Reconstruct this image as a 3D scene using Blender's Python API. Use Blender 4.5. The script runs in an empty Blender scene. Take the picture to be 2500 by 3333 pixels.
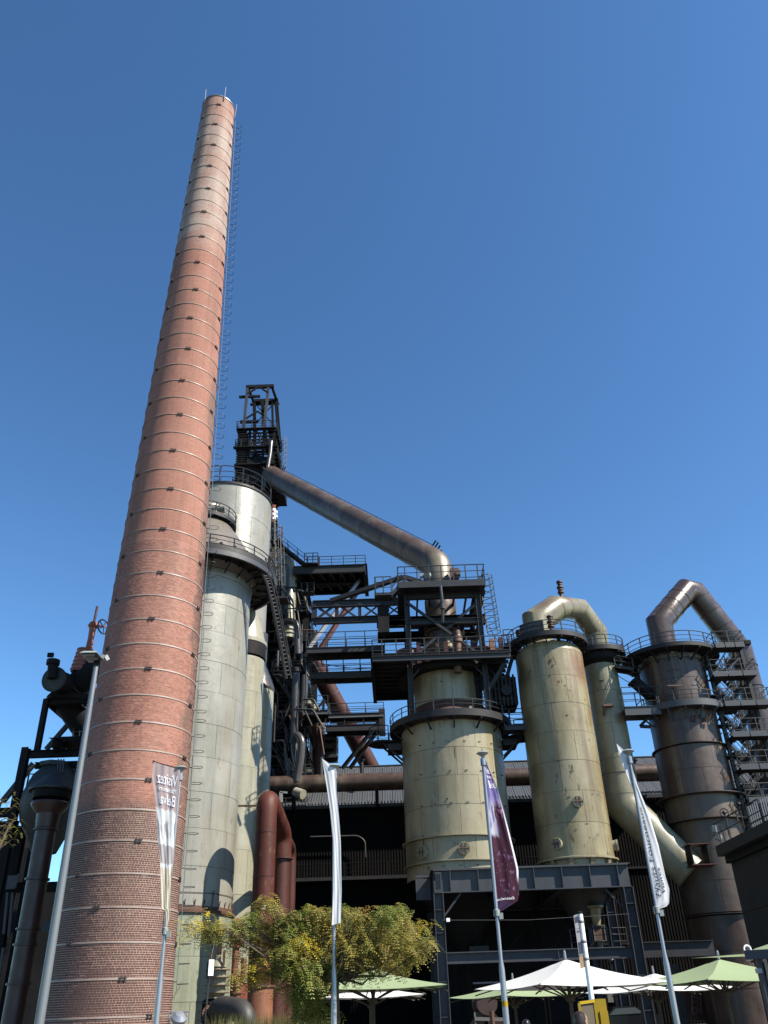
import bpy, bmesh, math, random
import numpy as np
from mathutils import Vector, Matrix, Euler
random.seed(7)
rnd = random.random
def uni(a, b): return a + (b - a) * random.random()
PI = math.pi
SC = bpy.context.scene
COL = SC.collection
# ------------------------------------------------------------------ camera
FOC, CX, CY = 2685.0, 1250.0, 1666.5
_n = Vector((1100 - CX, CY + 2770, FOC)).normalized()          # world up seen from the camera (right, up, forward)
_h = (Vector((0, 0, 1)) - _n * _n.z).normalized()
_r = Vector((_h.y * _n.z - _h.z * _n.y, _h.z * _n.x - _h.x * _n.z, _h.x * _n.y - _h.y * _n.x))
if _r.x < 0: _r = -_r
EYE = Vector((0, 0, 1.6))
def ray(x, y):
    d = Vector((x - CX, CY - y, FOC))
    return Vector((_r.dot(d), _h.dot(d), _n.dot(d)))
def P(x, y, Y):
    """world point seen at photo position (x, y) that stands Y metres ahead"""
    d = ray(x, y)
    return EYE + d * (Y / d.y)
cam = bpy.data.cameras.new("camera"); camo = bpy.data.objects.new("camera", cam); COL.objects.link(camo)
cam.sensor_fit = 'VERTICAL'; cam.sensor_height = 36; cam.lens = 36 * FOC / 3333
cam.clip_start = 0.1; cam.clip_end = 3000
R_ = Matrix(((_r.x, _r.y, -_r.z), (_h.x, _h.y, -_h.z), (_n.x, _n.y, -_n.z)))
camo.matrix_world = Matrix.Translation(EYE) @ R_.to_4x4()
SC.camera = camo
# ------------------------------------------------------------------ light
SUN_PHI, SUN_EL = math.radians(66), math.radians(44.5)           # azimuth measured from behind the camera towards its right
tosun = Vector((math.sin(SUN_PHI) * math.cos(SUN_EL), -math.cos(SUN_PHI) * math.cos(SUN_EL), math.sin(SUN_EL)))
W = bpy.data.worlds.new("World"); SC.world = W; W.use_nodes = True
nt = W.node_tree; nt.nodes.clear()
sky = nt.nodes.new("ShaderNodeTexSky"); sky.sky_type = 'NISHITA'; sky.sun_disc = False
sky.sun_elevation = SUN_EL; sky.sun_rotation = math.atan2(tosun.x, tosun.y)
sky.altitude = 300; sky.air_density = 1.0; sky.dust_density = 0.3; sky.ozone_density = 3.0
bg = nt.nodes.new("ShaderNodeBackground"); bg.inputs[1].default_value = 0.0572
wo = nt.nodes.new("ShaderNodeOutputWorld")
gm = nt.nodes.new("ShaderNodeGamma"); gm.inputs[1].default_value = 1.22       # the phone's saturated, steeper blue
tn = nt.nodes.new("ShaderNodeMix"); tn.data_type = 'RGBA'; tn.blend_type = 'MULTIPLY'; tn.inputs[0].default_value = 1; tn.inputs[7].default_value = (.83, 1.09, 1.15, 1)
nt.links.new(sky.outputs[0], gm.inputs[0]); nt.links.new(gm.outputs[0], tn.inputs[6]); nt.links.new(tn.outputs[2], bg.inputs[0]); nt.links.new(bg.outputs[0], wo.inputs[0])
sl = bpy.data.lights.new("sun", 'SUN'); sl.energy = 5.0; sl.angle = math.radians(0.53); sl.color = (1, 0.93, 0.80)
so = bpy.data.objects.new("sun", sl); COL.objects.link(so)
so.rotation_euler = tosun.to_track_quat('Z', 'Y').to_euler()
SC.view_settings.view_transform = 'Standard'; SC.view_settings.look = 'None'
SC.view_settings.exposure = 1.2; SC.view_settings.gamma = 1.0; SC.view_settings.use_curve_mapping = False
SC.render.engine = 'CYCLES'; SC.cycles.max_bounces = 5
# ------------------------------------------------------------------ materials
KA = .49
def ka(c, k=None): return c if max(c) > .7 else tuple(x * (KA if k is None else k) for x in c)
class NT:
    def __init__(s, name):
        s.m = bpy.data.materials.new(name); s.m.use_nodes = True
        s.t = s.m.node_tree; s.t.nodes.clear()
        s.out = s.t.nodes.new("ShaderNodeOutputMaterial")
        s.b = s.t.nodes.new("ShaderNodeBsdfPrincipled"); s.L(s.b.outputs[0], s.out.inputs[0])
        s._p = None
    def L(s, a, b): s.t.links.new(a, b)
    def N(s, ty, **kw):
        n = s.t.nodes.new(ty)
        for k, v in kw.items(): setattr(n, k, v)
        return n
    def pos(s):
        if not s._p: s._p = s.N("ShaderNodeNewGeometry").outputs['Position']
        return s._p
    def noise(s, scale, detail=3, stretch=None, rough=.55):
        n = s.N("ShaderNodeTexNoise"); n.inputs['Scale'].default_value = scale; n.inputs['Detail'].default_value = detail
        n.inputs['Roughness'].default_value = rough
        v = s.pos()
        if stretch:
            mp = s.N("ShaderNodeVectorMath", operation='MULTIPLY'); s.L(v, mp.inputs[0]); mp.inputs[1].default_value = stretch; v = mp.outputs[0]
        s.L(v, n.inputs['Vector']); return n.outputs[0]
    def ramp(s, v, a, b):
        n = s.N("ShaderNodeMapRange"); n.interpolation_type = 'SMOOTHSTEP'; s.L(v, n.inputs[0])
        n.inputs[1].default_value = a; n.inputs[2].default_value = b; return n.outputs[0]
    def math(s, op, a, b=None, c=None):
        n = s.N("ShaderNodeMath", operation=op)
        for i, v in enumerate((a, b, c)):
            if v is None: continue
            if isinstance(v, (int, float)): n.inputs[i].default_value = v
            else: s.L(v, n.inputs[i])
        return n.outputs[0]
    def mix(s, f, a, b):
        n = s.N("ShaderNodeMix", data_type='RGBA')
        for i, v in ((0, f), (6, a), (7, b)):
            if isinstance(v, (int, float)): n.inputs[i].default_value = v
            elif isinstance(v, tuple): n.inputs[i].default_value = (*v, 1)
            else: s.L(v, n.inputs[i])
        return n.outputs[2]
    def col(s, c):
        if isinstance(c, tuple): s.b.inputs['Base Color'].default_value = (*c, 1)
        else: s.L(c, s.b.inputs['Base Color'])
    def bump(s, h, dist=.02, st=.6):
        n = s.N("ShaderNodeBump"); n.inputs['Distance'].default_value = dist; n.inputs['Strength'].default_value = st
        s.L(h, n.inputs['Height']); s.L(n.outputs[0], s.b.inputs['Normal'])
    def fin(s, rough=.5, metal=0., spec=.5):
        if isinstance(rough, (int, float)): s.b.inputs['Roughness'].default_value = rough
        else: s.L(rough, s.b.inputs['Roughness'])
        s.b.inputs['Metallic'].default_value = metal; s.b.inputs['Specular IOR Level'].default_value = spec
        return s.m
    def objrnd(s): return s.N("ShaderNodeObjectInfo").outputs['Random']
def paint(name, c1, c2, streak=None, sa=.6, spot=None, spa=.5, rough=.45, metal=0., spec=.5, scale=.35, bump=.004, patches=(), var=.12, grime=0):
    """old painted or rusted steel: two tones in large patches, vertical run marks, small rust spots"""
    n = NT(name); c1, c2 = ka(c1), ka(c2); streak = streak and ka(streak); spot = spot and ka(spot); patches = [(p, r, ka(q)) for p, r, q in patches]
    c = n.mix(n.ramp(n.noise(scale, 5), .38, .64), c1, c2)
    if grime:
        g = n.ramp(n.noise(.42, 6, (1, 1, .45), .62), .40, .70)
        c = n.mix(n.math('MULTIPLY', g, grime), c, tuple(x * f for x, f in zip(c1, (.52, .42, .30))))
    if streak:
        m = n.ramp(n.noise(1.0, 5, (1.3, 1.3, .09)), .5, .72)
        c = n.mix(n.math('MULTIPLY', m, sa), c, streak)
        m2 = n.ramp(n.noise(1.0, 4, (5, 5, .35)), .52, .75)
        c = n.mix(n.math('MULTIPLY', m2, sa * .6), c, streak)
    for (p, rad, pc) in patches:
        d = n.N("ShaderNodeVectorMath", operation='DISTANCE'); n.L(n.pos(), d.inputs[0]); d.inputs[1].default_value = p
        w = n.math('ADD', d.outputs[1], n.math('MULTIPLY', n.noise(.9, 5, (1, 1, .4)), rad * 1.1))
        c = n.mix(n.math('MULTIPLY', n.math('SUBTRACT', 1.0, n.ramp(w, rad * .7, rad * 1.6)), .8), c, pc)
    if spot:
        m = n.ramp(n.noise(2.2, 6, (1, 1, .5)), .62, .69)
        c = n.mix(n.math('MULTIPLY', m, spa), c, spot)
    if var:
        hs = n.N("ShaderNodeHueSaturation"); n.L(c, hs.inputs['Color'])
        n.L(n.math('MULTIPLY_ADD', n.objrnd(), var, 1 - var / 2), hs.inputs['Value']); c = hs.outputs[0]
    n.col(c)
    n.bump(n.noise(3.2, 5), bump * 6, .5)
    r = n.math('MULTIPLY_ADD', n.noise(1.6, 4), .3, rough - .15)
    return n.fin(r, metal, spec)
def plain(name, c, rough=.6, metal=0., spec=.4, amp=.12, sc=1.2, bump=0):
    n = NT(name)
    hs = n.N("ShaderNodeHueSaturation"); hs.inputs['Color'].default_value = (*ka(c), 1)
    n.L(n.math('MULTIPLY_ADD', n.noise(sc, 4), amp * 2, 1 - amp), hs.inputs['Value']); n.col(hs.outputs[0])
    if bump: n.bump(n.noise(6, 4), bump, .5)
    return n.fin(rough, metal, spec)
M = {}
M['dark'] = paint('dark_steel', (.024, .024, .029), (.038, .037, .042), streak=(.065, .042, .03), sa=.5, spot=(.10, .05, .03), spa=.4, rough=.55, bump=.002, spec=.25)
M['black'] = paint('black_steel', (.012, .012, .014), (.020, .019, .021), streak=(.04, .03, .025), sa=.4, rough=.7, bump=.003, spec=.15)  # near-black steel with brown run marks
M['frame'] = paint('grey_frame_steel', (.078, .084, .10), (.095, .10, .115), streak=(.06, .052, .05), sa=.5, spot=(.13, .07, .045), spa=.35, spec=.3, rough=.5, bump=.001)
M['frame_dk'] = paint('blue_grey_steel', (.042, .044, .052), (.058, .059, .067), streak=(.055, .04, .032), sa=.5, spot=(.11, .06, .04), spa=.35, spec=.3, rough=.5, bump=.001)
M['rail'] = plain('railing_paint', (.038, .04, .046), .5)
M['rail_lt'] = plain('galvanised_railing', (.30, .31, .33), .4, .3)
M['stove'] = paint('pale_green_stove_paint', (.39, .375, .32), (.44, .425, .37), streak=(.27, .26, .21), sa=.7, spot=(.22, .17, .11), spa=.45, rough=.36, grime=.25)
M['stove_low'] = paint('mossy_green_stove_paint', (.30, .33, .24), (.37, .39, .29), streak=(.20, .20, .13), sa=.6, spot=(.15, .10, .06), spa=.6, rough=.5)
M['stove_tall'] = paint('silver_grey_stove_paint', (.47, .45, .39), (.52, .50, .44), streak=(.38, .36, .30), sa=.45, spot=(.28, .20, .12), spa=.3, rough=.3, metal=.15)
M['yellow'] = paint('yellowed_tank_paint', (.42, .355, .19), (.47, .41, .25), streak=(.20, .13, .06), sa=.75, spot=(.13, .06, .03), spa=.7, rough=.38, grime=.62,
                    patches=(((14.6, 60.4, 23.6), 2.3, (.30, .15, .07)), ((15.0, 61.2, 20.0), 1.4, (.33, .20, .09)), ((10.1, 60.8, 23.2), 1.5, (.17, .13, .065)), ((10.0, 61.0, 19.4), 1.4, (.15, .12, .065)), ((10.3, 60.6, 15.6), 1.5, (.16, .13, .07)), ((10.1, 61.2, 12.2), 1.5, (.14, .11, .06))))  # rust on the right; left-hand brown stains also paint in deeper shade
M['catcher'] = paint('cream_catcher_paint', (.46, .40, .25), (.51, .46, .31), streak=(.26, .19, .10), sa=.65, spot=(.15, .09, .05), spa=.35, rough=.4, grime=.38, patches=(((1.2, 62.6, 18.2), 1.5, (.20, .16, .09)), ((.9, 63.2, 14.6), 1.6, (.17, .14, .08)), ((1.4, 62.2, 11.0), 1.6, (.16, .13, .07)), ((2.4, 63.0, 23.4), 1.2, (.20, .16, .09))))  # brown stains down the left, doubling as painted shade on that side
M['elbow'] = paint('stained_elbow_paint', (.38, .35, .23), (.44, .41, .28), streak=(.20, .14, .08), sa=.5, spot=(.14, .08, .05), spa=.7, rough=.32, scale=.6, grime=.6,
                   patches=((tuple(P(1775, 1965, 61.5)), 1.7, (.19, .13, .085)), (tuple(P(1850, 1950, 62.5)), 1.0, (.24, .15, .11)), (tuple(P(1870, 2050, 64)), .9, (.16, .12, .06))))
M['washer_pipe'] = paint('peeling_pipe_paint', (.36, .34, .22), (.44, .42, .30), streak=(.19, .14, .08), sa=.6, spot=(.50, .48, .38), spa=.4, rough=.42, scale=.7, grime=.5)
M['scrub'] = paint('weathered_brown_steel', (.085, .048, .038), (.13, .082, .062), streak=(.27, .215, .155), sa=.6, spot=(.13, .045, .03), spa=.8, rough=.42, metal=.05, grime=.3, scale=.5)
M['scrub_lt'] = paint('weathered_pale_steel', (.14, .098, .072), (.20, .148, .112), streak=(.085, .06, .045), sa=.8, spot=(.20, .08, .05), spa=.8, rough=.44, metal=.05, scale=.45, grime=.6)
M['bend'] = paint('brown_glossy_pipe', (.12, .082, .07), (.165, .12, .10), streak=(.11, .065, .05), sa=.6, spot=(.36, .35, .31), spa=.5, rough=.25, metal=.2, scale=.6)
M['down'] = paint('brown_downcomer_steel', (.115, .072, .052), (.165, .118, .09), streak=(.28, .25, .21), sa=.3, spot=(.36, .32, .28), spa=.3, rough=.42, metal=.15, scale=.4,
                  patches=(((4.4, 63, 34.0), 1.9, (.36, .31, .22)),))
M['red'] = paint('red_brown_pipe_paint', (.10, .024, .014), (.14, .036, .022), streak=(.06, .02, .014), sa=.7, spot=(.25, .10, .06), spa=.5, rough=.58, spec=.25, grime=.4)
M['redpipe2'] = paint('dark_red_pipe_paint', (.10, .03, .022), (.13, .045, .033), streak=(.06, .025, .02), sa=.6, rough=.5, spec=.3, grime=.4)
M['rust'] = paint('orange_rust', (.26, .085, .035), (.34, .13, .055), streak=(.14, .05, .03), sa=.5, spot=(.4, .22, .12), spa=.4, rough=.7, scale=1.2)
M['rustdk'] = paint('dark_rust', (.11, .05, .03), (.17, .075, .045), streak=(.06, .03, .02), sa=.5, spot=(.25, .11, .06), spa=.5, rough=.65, scale=1)
M['orange'] = paint('orange_red_valve_paint', (.46, .12, .065), (.52, .17, .09), streak=(.3, .08, .05), sa=.4, spot=(.6, .35, .25), spa=.3, rough=.4, scale=2)
M['greypipe'] = paint('grey_pipe_steel', (.09, .085, .085), (.13, .12, .12), streak=(.07, .05, .04), sa=.5, rough=.33, metal=.2)
M['creampipe'] = paint('cream_pipe_paint', (.42, .40, .30), (.48, .46, .36), streak=(.25, .21, .14), sa=.5, spot=(.2, .15, .08), spa=.4, rough=.36)
M['vessel'] = paint('grey_vessel_steel', (.026, .025, .024), (.042, .04, .038), streak=(.05, .045, .04), sa=.5, rough=.6)
M['dimred'] = paint('shade_dimmed_rust', (.055, .022, .017), (.085, .038, .028), streak=(.03, .015, .012), sa=.5, rough=.45)  # rust brown dimmed to stand in for shade on left pipe and winch
M['dome'] = paint('tan_grey_dome_paint', (.25, .215, .18), (.31, .27, .23), streak=(.20, .16, .13), sa=.5, rough=.36)
M['greydeck'] = plain('grey_deck_plate', (.09, .095, .11), .5)
M['roof'] = paint('grey_roof_sheet', (.075, .082, .095), (.088, .095, .107), rough=.55, bump=.001, var=.10)
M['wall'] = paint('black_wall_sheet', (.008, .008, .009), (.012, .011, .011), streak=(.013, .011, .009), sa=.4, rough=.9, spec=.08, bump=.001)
M['darkwall'] = plain('mottled_dark_wall', (.035, .033, .028), .8, amp=.3, sc=.6)  # dark wall tone, mottled at random
M['concrete'] = plain('concrete', (.22, .21, .2), .85, amp=.2, bump=.01)
M['alu'] = plain('aluminium_pole', (.55, .56, .60), .32, .55, amp=.04)
M['white'] = plain('white_paint', (.78, .78, .77), .4, amp=.03)
M['lampgrey'] = paint('grey_lamp_post', (.27, .29, .31), (.30, .32, .34), rough=.38, metal=.3, bump=.0005)
M['lamphead'] = plain('pale_lamp_housing', (.42, .46, .45), .4)
M['yellowp'] = plain('yellow_paint', (.55, .36, .008), .4, amp=.04)
M['signdark'] = plain('brown_notice_panel', (.14, .11, .075), .6)
M['navy'] = plain('navy_print', (.028, .032, .07), .5)
M['signgrey'] = plain('grey_sign_plate', (.30, .30, .33), .5)
M['glass'] = (lambda n: (n.col((.06, .07, .075)), n.fin(.08, 0, .7))[1])(NT('dark_lamp_glass'))
M['bark'] = plain('grey_brown_bark', (.13, .10, .07), .85, amp=.3, sc=6, bump=.01)
M['skin'] = plain('skin', (.52, .31, .22), .5, amp=.04)
M['hair'] = plain('dark_brown_hair', (.045, .024, .014), .35, amp=.3, sc=30)
M['hair2'] = plain('black_hair', (.02, .017, .016), .35, amp=.3, sc=30)
M['cloth_a'] = plain('grey_blue_cloth', (.12, .15, .22), .85)
M['cloth_b'] = plain('dark_cloth', (.03, .03, .035), .85)
M['rubber'] = plain('black_rubber', (.02, .02, .02), .8)
M['carpaint'] = plain('dark_car_paint', (.025, .028, .033), .18, .3, .6, amp=.02)
M['text_dark'] = plain('dark_print', (.02, .022, .06), .6)
M['text_white'] = plain('white_print', (.85, .83, .86), .6)
M['ground'] = plain('grey_paving', (.13, .125, .12), .9, amp=.25, sc=.7, bump=.01)
M['underside'] = plain('tan_canvas', (.33, .23, .15), .8)
def fabric(name, c, tr=.35, vert=None):
    n = NT(name)
    hs = n.N("ShaderNodeHueSaturation"); hs.inputs['Color'].default_value = (*c, 1)
    n.L(n.math('MULTIPLY_ADD', n.noise(2, 4), .12, .94), hs.inputs['Value']); n.col(hs.outputs[0])
    n.fin(.8, 0, .2)
    tl = n.N("ShaderNodeBsdfTranslucent"); n.L(hs.outputs[0], tl.inputs[0])
    mx = n.N("ShaderNodeMixShader"); mx.inputs[0].default_value = tr
    n.L(n.b.outputs[0], mx.inputs[1]); n.L(tl.outputs[0], mx.inputs[2]); n.L(mx.outputs[0], n.out.inputs[0])
    return n.m
M['canvas_white'] = fabric('white_canvas', (.58, .575, .56), .2)
M['canvas_green'] = fabric('pale_green_canvas', (.25, .31, .18), .2)
M['flag_white'] = fabric('white_flag_cloth', (.66, .66, .68), .3)
def leafmat(name, c1, c2):
    n = NT(name); c1 = tuple(x * .85 for x in c1); c2 = tuple(x * .85 for x in c2)
    c = n.mix(n.ramp(n.noise(1.1, 4), .40, .62), c1, c2)
    c = n.mix(n.math('MULTIPLY', n.ramp(n.noise(9, 3), .45, .7), .5), c, (c1[0] * .5, c1[1] * .55, c1[2] * .6))
    n.col(c); n.fin(.5, 0, .35)
    tl = n.N("ShaderNodeBsdfTranslucent"); n.L(c, tl.inputs[0])
    mx = n.N("ShaderNodeMixShader"); mx.inputs[0].default_value = .35
    n.L(n.b.outputs[0], mx.inputs[1]); n.L(tl.outputs[0], mx.inputs[2]); n.L(mx.outputs[0], n.out.inputs[0])
    return n.m
M['leaf'] = leafmat('olive_leaves', (.22, .205, .05), (.40, .32, .065))
M['leaf_y'] = leafmat('yellow_leaves', (.52, .42, .04), (.62, .47, .05))
M['leaf_g'] = leafmat('green_leaves', (.13, .175, .035), (.26, .28, .06))
M['leaf_o'] = leafmat('rusty_leaves', (.36, .24, .07), (.27, .22, .06))
M['grass'] = leafmat('dry_grass', (.20, .20, .06), (.30, .27, .10))
CHX, CHY = -13.8, 45.0
def brickcol(n, uvcell=None):
    """brick colour by the kind of brick used at each height; returns colours (brick, mortar)"""
    sep = n.N("ShaderNodeSeparateXYZ"); n.L(n.pos(), sep.inputs[0])
    x, y, z = sep.outputs
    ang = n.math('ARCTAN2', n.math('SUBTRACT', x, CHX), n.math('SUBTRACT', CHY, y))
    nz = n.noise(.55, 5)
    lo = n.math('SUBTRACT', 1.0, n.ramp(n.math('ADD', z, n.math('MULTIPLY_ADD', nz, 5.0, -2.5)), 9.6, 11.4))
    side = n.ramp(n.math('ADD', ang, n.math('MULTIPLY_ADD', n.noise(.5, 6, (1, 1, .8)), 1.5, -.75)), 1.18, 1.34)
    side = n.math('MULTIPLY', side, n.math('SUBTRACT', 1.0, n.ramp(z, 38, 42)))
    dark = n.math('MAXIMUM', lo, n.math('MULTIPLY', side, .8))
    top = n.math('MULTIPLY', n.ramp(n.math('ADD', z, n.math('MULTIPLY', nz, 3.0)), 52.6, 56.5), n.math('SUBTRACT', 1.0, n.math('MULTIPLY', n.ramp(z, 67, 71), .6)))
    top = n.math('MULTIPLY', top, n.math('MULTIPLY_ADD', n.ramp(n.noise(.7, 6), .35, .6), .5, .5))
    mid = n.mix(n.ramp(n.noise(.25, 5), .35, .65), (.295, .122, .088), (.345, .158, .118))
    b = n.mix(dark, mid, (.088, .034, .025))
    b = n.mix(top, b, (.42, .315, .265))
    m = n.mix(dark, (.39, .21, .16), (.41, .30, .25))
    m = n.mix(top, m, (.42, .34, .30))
    soot = n.math('MULTIPLY', n.ramp(n.noise(1.0, 6, (1.1, 1.1, .07)), .46, .68), .34)
    b = n.mix(soot, b, (.11, .06, .05)); m = n.mix(soot, m, (.16, .09, .075))
    eff = n.ramp(n.noise(.9, 6), .66, .74)
    b = n.mix(n.math('MULTIPLY', eff, .18), b, (.5, .4, .36))
    o_ = []
    for c in (b, m):
        q = n.N("ShaderNodeVectorMath", operation='SCALE'); n.L(c, q.inputs[0]); q.inputs['Scale'].default_value = .72; o_.append(q.outputs[0])
    return o_[0], o_[1], dark
n = NT('brick_shaft')
b_, m_, dk_ = brickcol(n)
uv = n.N("ShaderNodeUVMap")
bt = n.N("ShaderNodeTexBrick"); n.L(uv.outputs[0], bt.inputs['Vector'])
bt.inputs['Scale'].default_value = 1; bt.inputs['Mortar Size'].default_value = .013; bt.inputs['Mortar Smooth'].default_value = .2
bt.inputs['Brick Width'].default_value = .29; bt.inputs['Row Height'].default_value = .095; bt.squash = .5; bt.squash_frequency = 2; bt.offset = .25
bt.inputs['Color1'].default_value = (.86, .86, .86, 1); bt.inputs['Color2'].default_value = (1.1, 1.1, 1.1, 1)
mb_ = n.N("ShaderNodeMix", data_type='RGBA', blend_type='MULTIPLY'); mb_.inputs[0].default_value = 1
n.L(b_, mb_.inputs[6]); n.L(bt.outputs['Color'], mb_.inputs[7])
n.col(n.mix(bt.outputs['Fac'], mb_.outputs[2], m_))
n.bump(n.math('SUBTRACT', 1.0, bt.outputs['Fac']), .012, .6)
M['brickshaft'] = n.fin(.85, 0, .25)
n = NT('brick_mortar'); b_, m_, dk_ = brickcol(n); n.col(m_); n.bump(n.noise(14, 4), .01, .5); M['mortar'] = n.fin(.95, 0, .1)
n = NT('fired_brick'); b_, m_, dk_ = brickcol(n)
at = n.N("ShaderNodeAttribute"); at.attribute_name = 'tone'
hs = n.N("ShaderNodeHueSaturation"); n.L(b_, hs.inputs['Color'])
n.L(n.math('ADD', n.math('MULTIPLY_ADD', at.outputs['Fac'], .45, .76), n.math('MULTIPLY', n.objrnd(), .12)), hs.inputs['Value'])
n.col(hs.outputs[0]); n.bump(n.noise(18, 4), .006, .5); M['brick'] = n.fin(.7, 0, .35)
M['band'] = paint('pale_band_steel', (.42, .32, .27), (.50, .39, .34), streak=(.30, .17, .12), sa=.7, rough=.5, bump=.001)
M['clamp'] = plain('dark_band_clamp', (.07, .045, .04), .6)
# ------------------------------------------------------------------ mesh builder
def V(*a): return Vector(a)
def frame(d, up=None):
    d = d.normalized()
    if up is None: up = V(0, 0, 1) if abs(d.z) < .95 else V(0, 1, 0)
    s = d.cross(up)
    if s.length < 1e-6: s = d.cross(V(1, 0, 0))
    s.normalize(); return d, s, s.cross(d).normalized()
class MB:
    def __init__(s): s.v = []; s.f = []
    def add(s, vs, fs):
        o = len(s.v); s.v += [Vector(v) for v in vs]; s.f += [tuple(i + o for i in f) for f in fs]; return s
    def box(s, c, size, rot=None):
        c = Vector(c); h = Vector(size) / 2; vs = []
        for z in (-1, 1):
            for x, y in ((-1, -1), (1, -1), (1, 1), (-1, 1)):
                q = V(x * h.x, y * h.y, z * h.z)
                if rot is not None: q = rot @ q
                vs.append(c + q)
        return s.add(vs, [(3, 2, 1, 0), (4, 5, 6, 7), (0, 1, 5, 4), (1, 2, 6, 5), (2, 3, 7, 6), (3, 0, 4, 7)])
    def bar(s, a, b, w, h, up=None):
        """w across, h along 'up'"""
        a = Vector(a); b = Vector(b); d, sd, u = frame(b - a, up); vs = []
        for p in (a, b):
            for x, y in ((-1, -1), (1, -1), (1, 1), (-1, 1)): vs.append(p + sd * (x * w / 2) + u * (y * h / 2))
        return s.add(vs, [(3, 2, 1, 0), (4, 5, 6, 7), (0, 1, 5, 4), (1, 2, 6, 5), (2, 3, 7, 6), (3, 0, 4, 7)])
    def ibeam(s, a, b, w, h, t=.03, up=None):
        a = Vector(a); b = Vector(b); d, sd, u = frame(b - a, up)
        for k in (-1, 1): s.bar(a + u * (k * (h / 2 - t / 2)), b + u * (k * (h / 2 - t / 2)), w, t, up)
        s.bar(a, b, t * .8, h - 2 * t, up); return s
    def tube(s, pts, r, n=8, caps=True, closed=False):
        pts = [Vector(p) for p in pts]; rs = r if isinstance(r, (list, tuple)) else [r] * len(pts)
        m = len(pts)
        if closed:
            d0 = (pts[1] - pts[-1]).normalized()
        else: d0 = (pts[1] - pts[0]).normalized()
        _, sd, u = frame(d0)
        base = [(sd * math.cos(2 * PI * k / n) + u * math.sin(2 * PI * k / n)) for k in range(n)]
        o = len(s.v); cur = d0
        for i, p in enumerate(pts):
            if closed: a = (p - pts[i - 1]).normalized(); b = (pts[(i + 1) % m] - p).normalized()
            else:
                a = (p - pts[i - 1]).normalized() if i else d0
                b = (pts[i + 1] - p).normalized() if i < m - 1 else a
            q = cur.rotation_difference(a); base = [q @ v for v in base]; cur = a
            nn = (a + b).normalized(); den = max(a.dot(nn), .3)
            for v in base: s.v.append(p + v * rs[i] - a * ((v * rs[i]).dot(nn) / den))
        R = m if closed else m - 1
        for i in range(R):
            j = (i + 1) % m
            for k in range(n):
                k2 = (k + 1) % n; s.f.append((o + i * n + k, o + i * n + k2, o + j * n + k2, o + j * n + k))
        if caps and not closed:
            s.f.append(tuple(o + k for k in reversed(range(n)))); s.f.append(tuple(o + (m - 1) * n + k for k in range(n)))
        return s
    def lathe(s, prof, c, n=48, a0=0, a1=2 * PI, axis=None):
        c = Vector(c); full = abs(a1 - a0 - 2 * PI) < 1e-6; m = n if full else n + 1
        if axis is not None: q = V(0, 0, 1).rotation_difference(Vector(axis).normalized())
        o = len(s.v)
        for (r, z) in prof:
            for k in range(m):
                t = a0 + (a1 - a0) * k / n; v = V(r * math.cos(t), r * math.sin(t), z)
                if axis is not None: v = q @ v
                s.v.append(c + v)
        for i in range(len(prof) - 1):
            for k in range(n):
                k2 = (k + 1) % m if full else k + 1
                s.f.append((o + i * m + k, o + i * m + k2, o + (i + 1) * m + k2, o + (i + 1) * m + k))
        return s
    def quad(s, a, b, c, d): return s.add([a, b, c, d], [(0, 1, 2, 3)])
    def prism(s, poly, off):
        off = Vector(off); k = len(poly); vs = [Vector(p) for p in poly] + [Vector(p) + off for p in poly]
        return s.add(vs, [tuple(reversed(range(k))), tuple(range(k, 2 * k))] + [(i, (i + 1) % k, (i + 1) % k + k, i + k) for i in range(k)])
    def mesh(s, name, off=V(0, 0, 0), mat=None, smooth=True, ang=32):
        me = bpy.data.meshes.new(name); me.from_pydata([v - off for v in s.v], [], s.f)
        if mat: me.materials.append(mat)
        if smooth:
            me.shade_smooth(); me.set_sharp_from_angle(angle=math.radians(ang))
        me.update(); return me
def root_of(o):
    while o.parent: o = o.parent
    return o
def T(name, label, cat, loc=(0, 0, 0), group=None):
    o = bpy.data.objects.new(name, None); o.empty_display_size = .5; COL.objects.link(o); o.location = Vector(loc)
    o['label'] = label; o['category'] = cat
    if group: o['group'] = group
    return o
def link(o, parent):
    COL.objects.link(o); o.parent = parent; return o
def part(t, name, mb, mat, smooth=True, ang=32, kind=None, label=None):
    """mb in world coordinates; t is a thing or a part of it"""
    off = root_of(t).location
    o = bpy.data.objects.new(name, mb.mesh(name, off, M[mat] if isinstance(mat, str) else mat, smooth, ang)); link(o, t)
    if kind: o['kind'] = kind
    if label: o['label'] = label
    return o
def inst(t, name, me, mw):
    o = bpy.data.objects.new(name, me); link(o, t); o.matrix_local = Matrix.Translation(-root_of(t).location) @ mw; return o
def solo(name, mb, mat, label=None, cat=None, group=None, kind=None, smooth=True):
    o = bpy.data.objects.new(name, mb.mesh(name, V(0, 0, 0), M[mat] if isinstance(mat, str) else mat, smooth)); COL.objects.link(o)
    if label: o['label'] = label; o['category'] = cat
    if group: o['group'] = group
    if kind: o['kind'] = kind
    return o
_unit = {}
def unitbar(mat):
    """1 m long square bar along +Z from the origin, shared by posts and steps"""
    if mat not in _unit:
        mb = MB(); mb.box((0, 0, .5), (1, 1, 1)); _unit[mat] = mb.mesh('post', V(0, 0, 0), M[mat], False)
    return _unit[mat]
def barinst(t, name, a, b, w, h, mat, up=None):
    a = Vector(a); b = Vector(b); d, sd, u = frame(b - a, up); L = (b - a).length
    m = Matrix(((sd.x * w, u.x * h, d.x * L, a.x), (sd.y * w, u.y * h, d.y * L, a.y), (sd.z * w, u.z * h, d.z * L, a.z), (0, 0, 0, 1)))
    return inst(t, name, unitbar(mat), m)
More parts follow.
